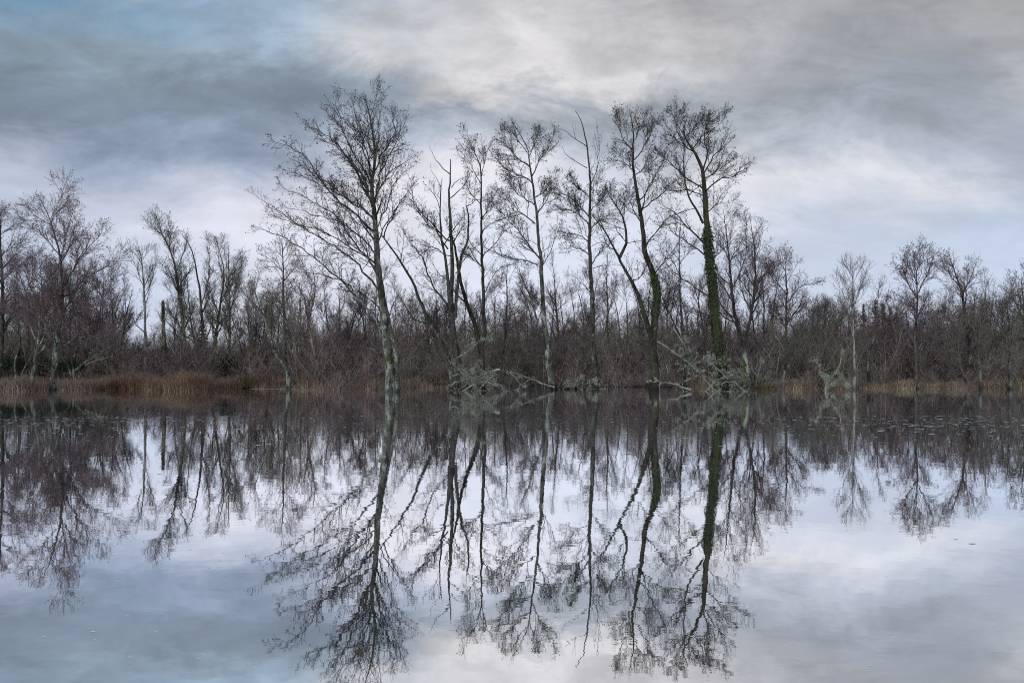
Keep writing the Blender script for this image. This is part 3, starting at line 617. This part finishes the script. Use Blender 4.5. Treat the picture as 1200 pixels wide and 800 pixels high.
make_tree('willow_tree', 'low spreading tree with pale grey-green lichened twigs above the dark log heap', 'tree', 43,
  [([(914,450),(920,435),(921,418),(915,403),(908,392)], .07, .014, 1.2), ([(917,445),(926,425),(936,408),(948,398)], .05, .012, 1.1)],
  [([(920,420),(905,408),(890,402),(882,398)], .035, 1.2, .8), ([(921,415),(932,402),(936,390)], .03, 1.2, -.8)], K=BUSHY, seed=91, bark='alder_pale', twig='twig_lichen', auto=8, auto_len=1.5)
make_tree('willow_tree', 'low leaning tree with pale lichened twigs right beside the forked alder foot', 'tree', 44,
  [([(786,450),(782,430),(774,412),(768,400)], .05, .014, 1.2), ([(788,448),(797,430),(806,415)], .04, .012, 1.1)], K=BUSHY, seed=92, bark='alder_pale', twig='twig_lichen', auto=8, auto_len=1.3)
make_tree('willow_tree', 'grey lichened bushy tree behind the left rust tussocks, by the slanting dead branch', 'tree', 44,
  [([(88,450),(86,425),(92,400),(98,375)], .07, .014, 1.1), ([(86,448),(78,425),(66,405)], .05, .012, 1.0), ([(90,445),(104,425),(122,405)], .04, .012, 1.0)], K=BUSHY, seed=93, bark='alder_pale', twig='twig_lichen', auto=12, auto_len=1.7)
make_tree('willow_tree', 'grey lichened bushy tree between the two lichened stems at the left end', 'tree', 43,
  [([(20,452),(18,425),(24,400),(22,378)], .07, .014, 1.1), ([(22,448),(32,425),(44,408)], .05, .012, 1.0)], K=BUSHY, seed=94, bark='alder_pale', twig='twig_lichen', auto=10, auto_len=1.6)
more = [ # x, base y, top y, D, species, twig, label
 (120,446,318,50,BUSHY,'twig_purple','purple hazy tree filling the gap right of the wide purple-brown tree'),
 (100,444,300,54,BUSHY,'twig_purple','tall purple bare tree rising behind the wide purple-brown tree'),
 (22,446,300,52,BUSHY,'twig_purple','bare bushy tree behind the lichened stems at the far left'),
 (300,446,335,50,BUSHY,'twig_purple','low bushy tree left of the flat-tiered tree'),
 (398,446,330,52,BUSHY,'twig_purple','hazy bare tree under the long left boughs of the thickest alder'),
 (420,444,345,56,BUSHY,'twig_olive','low grey bushy tree just left of the thickest trunk'),
 (488,444,350,54,BUSHY,'twig_purple','bushy tree seen between the thickest trunk and the dying alder'),
 (618,444,345,60,BUSHY,'twig_purple','purple bushy tree left of the pale middle trunk'),
 (673,444,330,62,BIRCH,'twig_purple','wispy tree between the middle alder and the dead-topped alder'),
 (735,444,330,56,BUSHY,'twig_purple','bushy tree low between the dead-topped and the forked alders'),
 (818,444,320,55,BUSHY,'twig_purple','bushy tree half hidden behind the ivy-clad trunk'),
 (895,444,300,52,BUSHY,'twig_purple','fan-shaped bare tree at the right flank of the round-crowned tree'),
 (952,445,345,50,BUSHY,'twig_olive','low fan-shaped tree left of the pale slender birch'),
 (985,444,335,54,BUSHY,'twig_purple','bare tree directly behind the pale slender birch'),
 (1040,444,350,50,BUSHY,'twig_purple','bushy tree below the spruce tops, left of the thin-stemmed alder'),
 (1160,444,330,52,BUSHY,'twig_olive','feathery tree between the rounded alder and the right edge'),
 (1098,444,335,56,BUSHY,'twig_purple','purple tree low behind the pair of right-hand alders'),
 (205,444,345,56,BUSHY,'twig_olive','low olive tree behind the snapped post'),
 (132,444,325,47,BUSHY,'twig_purple','reddish bushy tree just left of the thin pale birch'),
 (82,444,305,49,BUSHY,'twig_purple','reddish bushy tree crowded behind the right side of the wide purple-brown tree'),
 (50,444,300,51,BUSHY,'twig_purple','purple bushy tree directly behind the wide purple-brown tree'),
 (352,444,325,53,BUSHY,'twig_purple','purple bushy tree between the flat-tiered and pink-barked trees'),
 (318,444,350,48,BUSHY,'twig_olive','low olive bushy tree left of the small forked tree'),
 (440,444,320,58,BUSHY,'twig_purple','purple bushy tree right behind the thickest alder trunk'),
 (512,444,325,56,BUSHY,'twig_purple','bushy tree behind the left-leaning stem of the dying alder'),
 (545,444,320,58,BUSHY,'twig_purple','bushy tree behind the main stems of the dying alder'),
 (580,444,330,54,BUSHY,'twig_purple','low bushy tree just right of the slim alder'),
 (636,444,315,60,BUSHY,'twig_purple','bushy tree directly behind the pale middle alder'),
 (695,444,320,58,BUSHY,'twig_purple','bushy tree directly behind the dead-topped alder'),
 (760,444,310,57,BUSHY,'twig_purple','bushy tree directly behind the forked alder'),
 (782,444,325,53,BUSHY,'twig_olive','olive bushy tree between the forked alder and the thin straight tree'),
 (838,444,300,56,BUSHY,'twig_purple','bushy tree directly behind the ivy-clad alder'),
 (1064,444,345,49,BUSHY,'twig_purple','bushy tree behind the foot of the thin-stemmed alder'),
 (1128,444,335,52,BUSHY,'twig_purple','bushy tree behind the foot of the rounded right alder'),
 (1182,444,335,51,BUSHY,'twig_purple','bushy tree behind the stem ringed by outward-leaning shoots'),
 (965,444,350,55,BUSHY,'twig_purple','purple bushy tree behind the lichen-clad forked branch'),

]
for k, (x, yb, yt, D, K, tw, lab) in enumerate(more):
    yt += 22 if x > 945 else 10
    r = random.Random(900+k); h = yb-yt; st = []
    for q in range(3):
        a = (q-1)*r.uniform(.12, .24); st.append(([(x+(q-1)*2, yb), (x+(q-1)*3+a*h*.3, yb-h*.35), (x+a*h*.7, yb-h*.7), (x+a*h+r.uniform(-5, 5), yt+abs(a)*h*.5)], .085, .01, 1.2))
    make_tree('bushy_tree', lab, 'tree', D, st, K=K, seed=300+k, bark='grey_bark', twig=tw, cone='catkin', auto=22, auto_len=2.7, auto_from=.15, dens=1.15)

def snag(name, label, pts, D, r0, r1, bark, cat='dead tree', extra=None):
    rnd = random.Random(len(label)); w = [P(x, y, D) for x, y in pts]; w[0] = (w[0][0], D, -.2)
    org = (w[0][0], D, 0); root = thing(name, label, cat, org)
    n = len(w); path, rad = smooth_path(w, [r0+(r1-r0)*i/(n-1) for i in range(n)], rnd, .12, .006)
    g = Geo(); g.tubes([(path, rad)], 9)
    c = path[-1]                                     # splintered broken top
    sh = [([(c[0]+cos(a)*rad[-1]*.7, c[1]+sin(a)*rad[-1]*.7, c[2]-.1), (c[0]+cos(a)*rad[-1]*.55, c[1]+sin(a)*rad[-1]*.55, c[2]+rnd.uniform(.05, .25))], [rad[-1]*.45, .006]) for a in np.arange(0, 6.2, .9)]
    g.tubes(sh, 4); g.build('trunk', M[bark], root, org)
    return root, org, path, rad
root, org, path, rad = snag('tree_stump', 'short mossy upright stump with a snapped top, right of the tangled fallen branches', [(876,458),(876,440),(874,428),(873,416)], 39.0, .13, .11, 'alder_pale')
rng = np.random.default_rng(5); rr = random.Random(5)
pts = [(path[i][0]-.11+rr.gauss(0, .03), path[i][1]-.05+rr.gauss(0, .05), path[i][2]+rr.gauss(0, .06)) for i in [rr.randrange(2, len(path)-2) for _ in range(700)]]
g = Geo(); g.leaves(pts, .045, rng); g.build('moss_clumps', M['moss'], root, org, smooth=False)
snag('tree_snag', 'tall snapped branchless post of a dead tree above the left rust grass', [(192,446),(192,420),(192,395),(191,370),(191,354)], 47, .13, .09, 'olive_bark')

# ------------------------------------------------------------------ fallen, lichen-grown branches lying in the water
def lichen_tufts(g, pts, rng, rnd, n, rad, mi):
    c = []
    for _ in range(n):
        p = rnd.choice(pts); k = rnd.randint(10, 26); r = rad*rnd.uniform(.5, 1.4)
        for _ in range(k): c.append((p[0]+rnd.gauss(0, r), p[1]+rnd.gauss(0, r), max(p[2]+rnd.gauss(0, r), .01)))
    g.leaves(c, rng.uniform(.5, 1.3, len(c))*.040, rng, mi)
def fallen(name, label, cat, D, lines, seed, wood='wood_pale', twig='twig_lichen', tuft=60, tuft_r=.045, sp_dens=.8, scale=.6, group=None):
    rnd = random.Random(seed); rng = np.random.default_rng(seed)
    x0 = P(lines[0][0][0][0], 450, D)[0]; org = (x0, D, 0)
    root = thing(name, label, cat, org, group); out, tips, allp = [], [], []
    for k, (pts, r0, dep) in enumerate(lines):
        w = [P(x, y, D+dep*(i/(len(pts)-1)-.4)) for i, (x, y) in enumerate(pts)]
        w = [(a, b, max(c, -.12)) for a, b, c in w]
        n = len(w); path, rad = smooth_path(w, [max(r0*(1-.75*i/(n-1)), .010) for i in range(n)], rnd, .16, .018)
        g = Geo(); g.tubes([(path, rad)], 6); g.build('branch', M[wood], root, org); allp += path
        sprout(path, rad, 0, ALDER, rnd, out, [], sp_dens, .1, scale)
    out = [(p, r) for p, r in out if min(q[2] for q in p) > -.1 and rnd.random() < .36]
    for p, r in out: allp += p[1:]
    g = Geo(); g.tubes(out, 3); g.build('twig_sprays', M[twig], root, org)
    if tuft:
        g = Geo(); lichen_tufts(g, allp, rng, rnd, tuft, tuft_r, 0); g.build('lichen_clumps', M['lichen'], root, org, smooth=False)
    return root
fallen('fallen_branch', 'dense heap of lichen-furred dead branches at the foot of the dying alder', 'fallen branch', 37.5,
  [([(586,433),(570,437),(552,446),(534,460)], .05, .8), ([(583,452),(566,446),(548,440),(532,428)], .04, -.8), ([(530,440),(545,436),(560,428)], .03, .6), ([(540,459),(556,450),(575,447),(590,455)], .04, -.5),
   ([(538,430),(550,440),(556,452),(550,461)], .035, .5), ([(528,452),(540,446),(553,452),(562,460)], .04, 1.0), ([(560,459),(568,448),(578,440)], .03, -1.0), ([(534,420),(548,412),(562,400),(580,390)], .035, .8)], 101, tuft=340, tuft_r=.055, sp_dens=1.2)
fallen('fallen_branch', 'long pale bare limb arching from the branch heap to the middle alder foot', 'fallen branch', 38.8,
  [([(650,454),(638,450),(620,443),(604,437),(592,435)], .035, .6), ([(622,444),(612,450),(606,458)], .02, .3), ([(598,436),(604,444),(612,452)], .02, -.3)], 102, tuft=30, sp_dens=.5, scale=.5)
fallen('fallen_log', 'dark sunken log with mossy sprays between the middle and dead-topped alders', 'log', 40,
  [([(650,457),(665,455),(685,456),(703,457)], .08, .8), ([(655,455),(668,447),(680,444)], .03, .4), ([(672,455),(684,449),(695,446)], .03, -.4)], 103, wood='mossy', tuft=110, tuft_r=.06, sp_dens=.8)
fallen('fallen_branch', 'big tangle of dark log and pale curling branches at the ivy-clad alder foot', 'fallen branch', 37,
  [([(770,400),(786,410),(806,424),(822,439),(837,447),(845,460)], .036, .6), ([(826,420),(836,428),(848,438),(862,448),(872,457)], .045, 1.0), ([(830,428),(842,424),(846,432),(836,438),(826,434)], .03, .6), ([(802,447),(812,443),(820,439)], .035, -.5),
   ([(838,447),(830,455),(822,462)], .04, .4), ([(790,385),(797,396),(804,408),(800,418)], .035, .5), ([(843,450),(855,447),(866,452),(874,462)], .03, -.9), ([(848,436),(860,440),(872,444)], .03, .9), ([(834,446),(850,442),(866,436)], .03, -.6), ([(812,430),(822,422),(834,418)], .025, .8), ([(824,441),(836,456),(850,461)], .035, -.8)], 104, tuft=300, tuft_r=.04, sp_dens=1.3, scale=.65)
fallen('fallen_branch', 'pale weathered bough lying flat on the water with a hooked side branch', 'fallen branch', 36.5,
  [([(810,457),(800,454),(794,450),(785,449),(775,448),(760,447)], .045, .5), ([(776,448),(772,453),(773,458)], .03, .2), ([(794,450),(800,456),(803,461)], .03, .2)], 105, tuft=20, sp_dens=.35, scale=.4)
fallen('fallen_branch', 'bright grey-green lichen-clad forked branch standing out of the water left of the pale birch', 'dead branch', 38.2,
  [([(967,457),(968,446),(961,440),(962,432),(958,425),(951,422)], .03, .3), ([(968,452),(974,442),(981,435),(988,444),(993,452)], .03, -.4), ([(980,437),(984,428),(986,418),(988,413)], .025, .4), ([(962,440),(968,438),(972,441)], .02, .2), ([(968,455),(976,450),(982,446)], .02, .3)], 106, wood='twig_lichen' if False else 'wood_pale', tuft=210, tuft_r=.05, sp_dens=.3, scale=.35)
fallen('fallen_branch', 'small lichened sprig standing just right of the mossy stump', 'dead branch', 41,
  [([(886,452),(888,440),(891,428),(893,420)], .025, .3), ([(888,440),(882,434),(880,428)], .02, .3)], 107, tuft=40, sp_dens=.6, scale=.4)
fallen('fallen_branch', 'bleached branch slanting over the rust grass near the left birch', 'dead branch', 42,
  [([(112,447),(120,445),(130,445),(141,444)], .03, .3)], 108, tuft=10, sp_dens=.2, scale=.3)
fallen('fallen_branch', 'long pale dead branch rising to the right out of the left thicket', 'dead branch', 43,
  [([(88,434),(98,426),(110,418),(128,406)], .03, .3), ([(100,427),(112,423),(128,418)], .025, -.4)], 109, tuft=20, sp_dens=.5, scale=.5)
fallen('fallen_branch', 'dark bare branch slanting out of the water at the far left', 'dead branch', 37,
  [([(-6,462),(4,452),(10,446),(18,438)], .05, .3)], 110, wood='cone', twig='twig', tuft=0, sp_dens=.5, scale=.5)
fallen('fallen_log', 'dark log heap low on the bank right of the mossy stump', 'log', 42.5,
  [([(880,455),(892,452),(905,451),(925,453)], .14, .6), ([(886,450),(900,446),(915,447)], .05, -.5)], 111, wood='cone', tuft=90, tuft_r=.06, sp_dens=.6)
fallen('fallen_branch', 'broken horizontal bough hanging dark in the right thicket behind the thin-stemmed alder', 'dead branch', 45,
  [([(1096,421),(1101,425),(1108,426),(1118,424)], .09, .4), ([(1103,426),(1103,436),(1104,446)], .05, .2), ([(1108,426),(1110,436),(1110,446)], .05, .2)], 112, wood='twig', tuft=15, sp_dens=.5)

# ------------------------------------------------------------------ rushes, sedge and grass
def tussock(x, yb, w, h, mat, label, seed, n=1500, group=None):
    X_, D = at_water(x, yb); D = min(D, 56); rng = np.random.default_rng(seed); px = D/F
    R = w*px/2; H = h*px
    a = rng.uniform(0, 2*pi, n); r = R*.72*np.sqrt(rng.random(n)); bx, by = np.cos(a)*r, np.sin(a)*r*.8
    hh = H*rng.uniform(.3, 1.15, n)*(1-.7*(r/R)**2); ln = rng.uniform(.15, 1.0, n)*hh
    an = a + rng.normal(0, .6, n)
    z0 = max(ground_h((x-HX)/F*D, D), -.05)-.05
    base = np.stack([bx + (x-HX)/F*D, by + D, np.full(n, z0)], axis=1)
    g = Geo(); g.blades(base, hh, np.stack([np.cos(an)*ln, np.sin(an)*ln], axis=1), rng.uniform(.007, .018, n))
    o = g.build('rush_tussock', M[mat], None, ((x-HX)/F*D, D, z0)); return tag(o, label, 'tussock', group)
tussock(221, 457.5, 76, 29, 'rush', 'largest rust-brown rush tussock, standing proud of the bank beside a strip of bright water', 1, 4200)
tussock(152, 455.5, 62, 24, 'rush', 'broad rust tussock left of the largest one, beneath the thin birch', 2, 2800)
tussock(300, 454.5, 80, 20, 'rush_green', 'olive-topped tussock between the largest rust tussock and the small forked tree', 3, 2800)
tussock(268, 455.5, 40, 18, 'rush', 'small rust tussock tucked against the right side of the largest one', 4, 1300)
tussock(365, 454.5, 60, 20, 'rush', 'low rust tussock around the foot of the pink-barked tree', 5, 2000)
tussock(425, 448.5, 44, 20, 'rush_green', 'dark-hearted tussock left of the thickest alder trunk, across a line of pale water', 6, 2200)
tussock(485, 447.5, 46, 18, 'rush', 'rust tussock seen between the thickest alder and the dying alder', 7, 1600)
tussock(515, 447.5, 36, 16, 'sedge', 'low tussock half behind the dying alder stems', 8, 1000)
tussock(92, 457, 60, 20, 'sedge', 'reddish tussock just right of the leftmost lichened stems', 9, 2000)
tussock(20, 458, 60, 24, 'sedge', 'reddish tussock behind the dark slanting branch at the far left', 10, 2200)
tussock(1030, 455, 50, 10, 'straw', 'pale low grass hummock right of the slender birch', 11, 1500)
tussock(1062, 455, 50, 12, 'straw', 'pale grass hummock at the foot of the thin-stemmed alder', 12, 1500)
tussock(1122, 455.5, 46, 14, 'sedge', 'small reddish hummock directly left of the two sinuous grey stems', 13, 1600)
tussock(1095, 455, 44, 10, 'straw', 'flattish pale hummock between the thin-stemmed alder and the reddish hummock', 14, 1300)
tussock(932, 455.5, 46, 13, 'straw', 'mossy yellowish hummock left of the lichen-clad forked branch', 15, 1500)
tussock(983, 456, 30, 13, 'straw', 'small brown hummock behind the lichen-clad forked branch', 16, 900)
tussock(903, 455.5, 40, 12, 'rush_green', 'green-brown hummock over the dark log heap', 17, 1200)

TL = [(4,456,50,17,'rush','rust tussock at the very left end of the bank'),(50,456,36,15,'sedge','small reddish tussock between the two lichened left stems'),(122,456,40,17,'rush','ragged rust tussock below the bleached slanting branch'),
 (182,456.5,40,22,'rush','tall narrow rust tussock joined to the left flank of the largest one'),(330,455,36,13,'sedge','low reddish tussock behind the dark foot of the small forked tree'),(395,452.5,40,15,'rush','round rust tussock behind the low dead forked sapling'),
 (352,449,46,19,'rush_green','olive tussock further back between the forked and pink-barked trees'),(445,449,30,14,'sedge','small tussock touching the left side of the thickest trunk'),(140,449,60,24,'rush_green','olive-brown tussock on the rise behind the thin birch'),
 (75,448,60,24,'sedge','reddish mound on the rise behind the wide purple-brown tree'),(205,448,50,24,'sedge','reddish mound on the rise behind the largest tussock')]
for k, (x_, y_, w_, h_, m_, l_) in enumerate(TL): tussock(x_, y_, w_, h_, m_, l_, 40+k, int(w_*38))
def grass_stuff():
    rng = np.random.default_rng(77); out = [[], [], []]
    n = 150000
    x = rng.uniform(-33, 33, n); t = rng.random(n)**1.4
    by = np.array([bank_y(v) for v in x]); y = by - .2 + t*14
    z = np.array([ground_h(a, b) for a, b in zip(x, y)])
    patch = np.sin(x*1.1+y*.7)*np.sin(x*.47-y*.9+2) + .5*np.sin(x*2.9)*np.sin(y*1.7)
    left = x < -3
    keep = (z > -.16) & ((left & (patch > -.5)) | (~left & (patch > np.where(x < 9.5, .75, -.1))))
    x, y, z, patch, left = x[keep], y[keep], z[keep], patch[keep], left[keep]; n = len(x)
    h = np.where(left, .36, .26)*rng.uniform(.35, 1.4, n)*(1+.75*patch)
    an = rng.uniform(0, 2*pi, n); ln = rng.uniform(.2, 1.2, n)*h
    mi = np.where(left, 0, 1); mi = np.where(rng.random(n) < .25, 1-mi, mi)
    g = Geo()
    for k in (0, 1):
        q = mi == k
        g.blades(np.stack([x, y, z-.04], axis=1)[q], h[q], np.stack([np.cos(an)*ln, np.sin(an)*ln], axis=1)[q], rng.uniform(.008, .02, n)[q], k)
    tag(g.build('marsh_grass', [M['sedge'], M['straw']]), 'dead rust and straw coloured marsh grass covering the low far bank', 'grass', kind='stuff')
grass_stuff()

# ------------------------------------------------------------------ evergreens
def spruce(x, yt, D, seed, label, yb=440):
    rnd = random.Random(seed); rng = np.random.default_rng(seed)
    zt = P(x, yt, D)[2]; X_ = (x-HX)/F*D; zb = ground_h(X_, D); H = zt-zb; org = (X_, D, zb)
    root = thing('spruce_tree', label, 'tree', org, None)
    g = Geo(); g.tubes([([(X_, D, zb-.2), (X_, D, zb+H*.5), (X_, D, zt)], [.2, .12, .02])], 7); g.build('trunk', M['grey_bark'], root, org)
    br = []; pts = []
    s = H*.1
    while s < H*.985:
        R = ((H-s)*.26+.1)*rnd.uniform(.6, 1.1)
        for _ in range(5):
            a = rnd.uniform(0, 2*pi); L = R*rnd.uniform(.6, 1.15); e = (X_+cos(a)*L, D+sin(a)*L, zb+s+L*rnd.uniform(-.35, .1))
            br.append(([(X_, D, zb+s), e], [.025, .01]))
            for _ in range(int(14+L*16)):
                t = rnd.random()**.8; w = .12*(1.3-t)*min(L, 1.5)
                pts.append((X_+(e[0]-X_)*t+rnd.gauss(0, w), D+(e[1]-D)*t+rnd.gauss(0, w), zb+s+(e[2]-zb-s)*t+rnd.gauss(0, w*.5)-.05))
        s += .17+.12*rnd.random()
    g = Geo(); g.tubes(br, 3, 0); g.leaves(pts, rng.uniform(.12, .3, len(pts)), rng, 1, .35); g.build('crown', [M['grey_bark'], M['spruce']], root, org, smooth=False)
for k, (x, yt, D, lab) in enumerate([(1026, 350, 95, 'dark spruce top, leftmost of the spruces on the skyline right of the birch'), (1035, 353, 92, 'tallest dark spruce in the skyline spruce group'), (1043, 358, 98, 'spruce just right of the tallest skyline spruce'), (1051, 364, 94, 'rightmost small spruce of the skyline group'),
    (1012, 355, 98, 'dark spruce showing beside the head of the pale birch'), (959, 359, 96, 'lone spruce tip right of the small rounded-crown tree'), (237, 372, 55, 'dark conifer standing among the olive-grey ash stems')]):
    spruce(x, yt, D, 500+k, lab)
def holly(x, yb, w, h, D, label, seed):
    rng = np.random.default_rng(seed); rnd = random.Random(seed); X_ = (x-HX)/F*D; zb = ground_h(X_, D); px = D/F; org = (X_, D, zb)
    root = thing('evergreen_bush', label, 'bush', org); out = []; sts = []
    for _ in range(9):
        a = rnd.uniform(0, 2*pi); e = (X_+cos(a)*w*px*.42*rnd.random(), D+sin(a)*w*px*.4, zb+h*px*rnd.uniform(.5, .95)); sts.append(([(X_, D, zb-.1), ((X_+e[0])/2, (D+e[1])/2, zb+h*px*.4), e], [.04, .025, .01]))
        sprout([sts[-1][0][1], e], [.025, .01], 0, BUSHY, rnd, out, [], 1.4, .05, .5)
    g = Geo(); g.tubes(sts, 5); g.build('stems', M['grey_bark'], root, org)
    pts = [tuple(c+rnd.gauss(0, .07) for c in rnd.choice(p)) for p, r in out for _ in range(3)]
    g = Geo(); g.leaves(pts, rng.uniform(.05, .10, len(pts)), rng); g.tubes(out, 3); g.build('foliage', M['holly'], root, org, smooth=False)
holly(268, 440, 34, 30, 47, 'dark green evergreen bush behind the olive-topped tussock', 41)
holly(12, 440, 50, 34, 44, 'black-green evergreen bush at the far left behind the reddish tussock', 42)
holly(75, 436, 60, 30, 45, 'dark low bush under the wide purple-brown tree', 43)

# ------------------------------------------------------------------ the thicket
def bush_proto(seed, kind, lv=3):
    """one bare shrub: stems and twigs"""
    rnd = random.Random(seed); out = []; stems = []
    n = {'fan': 9, 'tall': 4, 'low': 12}[kind]; H = {'fan': 5.2, 'tall': 6.4, 'low': 3.0}[kind]; sp_ = {'fan': .75, 'tall': .28, 'low': 1.1}[kind]
    for k in range(n):
        a = rnd.uniform(0, 2*pi); t = rnd.random()*sp_; d = norm((cos(a)*t, sin(a)*t, 1)); L = H*rnd.uniform(.6, 1.05); m = 8
        q = (cos(a)*.15, sin(a)*.15, -.2); p = [q]; r0 = .030 if kind != 'tall' else .05
        for _ in range(m):
            d = norm((d[0]+rnd.gauss(0, .16), d[1]+rnd.gauss(0, .16), d[2]+.03)); q = tuple(c+e*L/m for c, e in zip(q, d)); p.append(q)
        r = [max(r0*(1-.8*j/m), .007) for j in range(m+1)]; stems.append((p, r))
        KK = dict(BUSHY); KK['sp'] = (.25, .23, .22) if lv == 3 else (.19, .13, .2); KK['ln'] = (1.3, .75, .32); KK['rd'] = (.014, .0085, .0065) if lv == 3 else (.016, .012, .01)
        KK['an'] = ((.4, 1.1), (.4, 1.1), (.4, 1.2)); KK['wg'] = (.2, .22, .25); KK['up'] = (.08, .04, 0); KK['sg'] = (5, 3, 2) if lv == 3 else (4, 2, 2)
        sprout(p, r, 0, KK, rnd, out, [], 1.0, .06, 1.0, True, lv)
    return stems, out
protos = [bush_proto(700+i, k) for i, k in enumerate(['fan', 'tall', 'low', 'fan', 'tall', 'fan', 'low', 'tall'])]
far = [bush_proto(800+i, k, 2) for i, k in enumerate(['fan', 'tall', 'low', 'fan', 'tall', 'fan', 'low', 'tall'])]
pa = []
for st, ou in far:
    g1 = Geo(); g1.tubes(st, 4, 0); g1.tubes(ou, 3, 1); pa.append(g1)

# nearest shrubs, each a thing with its own stems and twigs (copies share mesh data)
smesh = []
for st, ou in protos:
    a = Geo(); a.tubes(st, 5); b = Geo(); b.tubes(ou, 3); smesh.append((a, b))
built = {}
rnd = random.Random(4242)
def place_shrub(pi_, X_, D, s, label, group):
    z = max(ground_h(X_, D), -.1)
    if pi_ not in built:
        r = thing('bare_shrub', label, 'shrub', (X_, D, z), group)
        smesh[pi_][0].build('stem', M['thicket_stem'], r); smesh[pi_][1].build('crown', M['thicket'], r); built[pi_] = r
    else:
        src = built[pi_]; r = src.copy(); COL.objects.link(r); r['label'] = label; r['group'] = group
        for ch in src.children:
            c = ch.copy(); COL.objects.link(c); c.parent = r
    r.location = (X_, D, z); r.rotation_euler = (0, 0, rnd.uniform(0, 6.28)); r.scale = (s*rnd.uniform(.9, 1.15), s*rnd.uniform(.9, 1.15), s)
SH = 'bare grey-brown shrubs crowded along the front of the thicket'
x = -22.0
while x < 32:
    for row in range(2):
        D = bank_y(x) + 3.2 + row*2.6 + rnd.uniform(-.6, 1.2); X_ = (x + rnd.uniform(-.4, .4))*(1+.05*row)
        if -27 < X_ < 32:
            kind = rnd.choice([0, 2, 2, 3, 5, 6]) if row == 0 else rnd.choice([0, 3, 5, 1, 4])
            place_shrub(kind, X_, D, rnd.uniform(.62, .9), 'leafless many-stemmed grey-brown shrub in the front of the thicket on the far bank', SH)
    x += 1.35
EDGE = 'small twiggy shrubs rooted at the edge of the flood water'
x = -21.5
while x < 27:
    mid = -3.5 < x < 9
    if mid or rnd.random() < (.8 if x < -14 else .28 if x < -3 else .6):
        D = bank_y(x) + rnd.uniform(-.3, 1.4)
        place_shrub(rnd.choice([2, 6, 2, 6, 0, 5]), x + rnd.uniform(-.3, .3), D, rnd.uniform(.3, .55) if not mid else rnd.uniform(.34, .6), 'small twiggy leafless shrub rooted at the very edge of the flood water', EDGE)
    x += .75 if mid else 1.0
x = -34.0
g = Geo(); rs = random.Random(11)
def mass(g, pi_, X_, D, s, z):
    th = rs.uniform(0, 6.28); c, si = cos(th), sin(th); R = np.array([[c, -si, 0], [si, c, 0], [0, 0, 1]])*s
    src = pa[pi_]
    for v, f, m in zip(src.v, src.f, src.m):
        pass
    off = 0
    for v, f, m in zip(src.v, src.f, src.m):
        g.add(v @ R.T + np.array([X_, D, z]), f - off, int(m[0])); off += len(v)
D = 50.0
while D < 118:
    half = D*.70+3; x = -half; stp = 1.35 + (D-50)*.035
    while x < half:
        X_ = x+rs.uniform(-.7, .7); Y_ = D+rs.uniform(-1.2, 1.2)
        s = rs.uniform(.62, 1.04)*(1+max(0, D-60)*.006)
        if 130 < HX+X_/Y_*F < 330: s *= .72
        mass(g, rs.choice([0, 3, 5, 1, 0, 5, 0, 3]), X_, Y_, s, ground_h(X_, Y_)); x += stp
    D += 2.4 + (D-50)*.10
tag(g.build('woodland', [M['thicket_stem'], M['thicket']]), 'hazy purple-brown leafless wood closing the view behind the flooded bank', 'wood', kind='stuff')

# ------------------------------------------------------------------ foam flecks and painted sky glints on the water
def foam():
    rng = np.random.default_rng(9); rr = random.Random(9); c = []
    def put(px, py, w, l):
        X_, D = at_water(px, py); c.append((X_, D, w*(.62 if py > 470 else 1), l*.7))
    for _ in range(200): put(rr.gauss(70, 110), 488+abs(rr.gauss(0, 11)), rr.uniform(.02, .10), rr.uniform(.02, .06))
    for _ in range(270): put(rr.gauss(1120, 110), 487+abs(rr.gauss(4, 11)), rr.uniform(.02, .11), rr.uniform(.02, .07))
    for _ in range(110): put(rr.uniform(250, 950), 482+abs(rr.gauss(0, 20)), rr.uniform(.02, .09), rr.uniform(.02, .06))
    for _ in range(70): put(rr.uniform(0, 1200), rr.uniform(505, 640), rr.uniform(.012, .05), rr.uniform(.008, .03))
    for _ in range(45): put(rr.gauss(150, 130), rr.uniform(610, 790), rr.uniform(.006, .024), rr.uniform(.004, .011))
    for _ in range(14): put(rr.uniform(300, 1200), rr.uniform(620, 790), rr.uniform(.005, .018), rr.uniform(.003, .008))
    for x0, x1, y in ((238, 282, 454.6), (300, 338, 455.5), (392, 452, 452.6), (468, 515, 445.6)):  # strips of bright water, the sky's reflection painted as flat pale patches
        for _ in range(60):
            put(rr.uniform(x0, x1), y+rr.uniform(-.2, .2), rr.uniform(.15, .5), rr.uniform(.05, .14))
    g = Geo(); k = 9
    for X_, D, w, l in c:
        a = np.arange(k)*2*pi/k; r = rng.uniform(.6, 1.2, k)
        v = [(X_+cos(t)*w*q, D+sin(t)*l*q, .002) for t, q in zip(a, r)]; v.append((X_, D, .003))
        g.add(v, [(i, (i+1) % k, k) for i in range(k)])
    tag(g.build('foam_and_glints', M['foam'], smooth=False), 'pale specks of foam and painted glints in streaks on the still water', 'foam', kind='stuff')
foam()
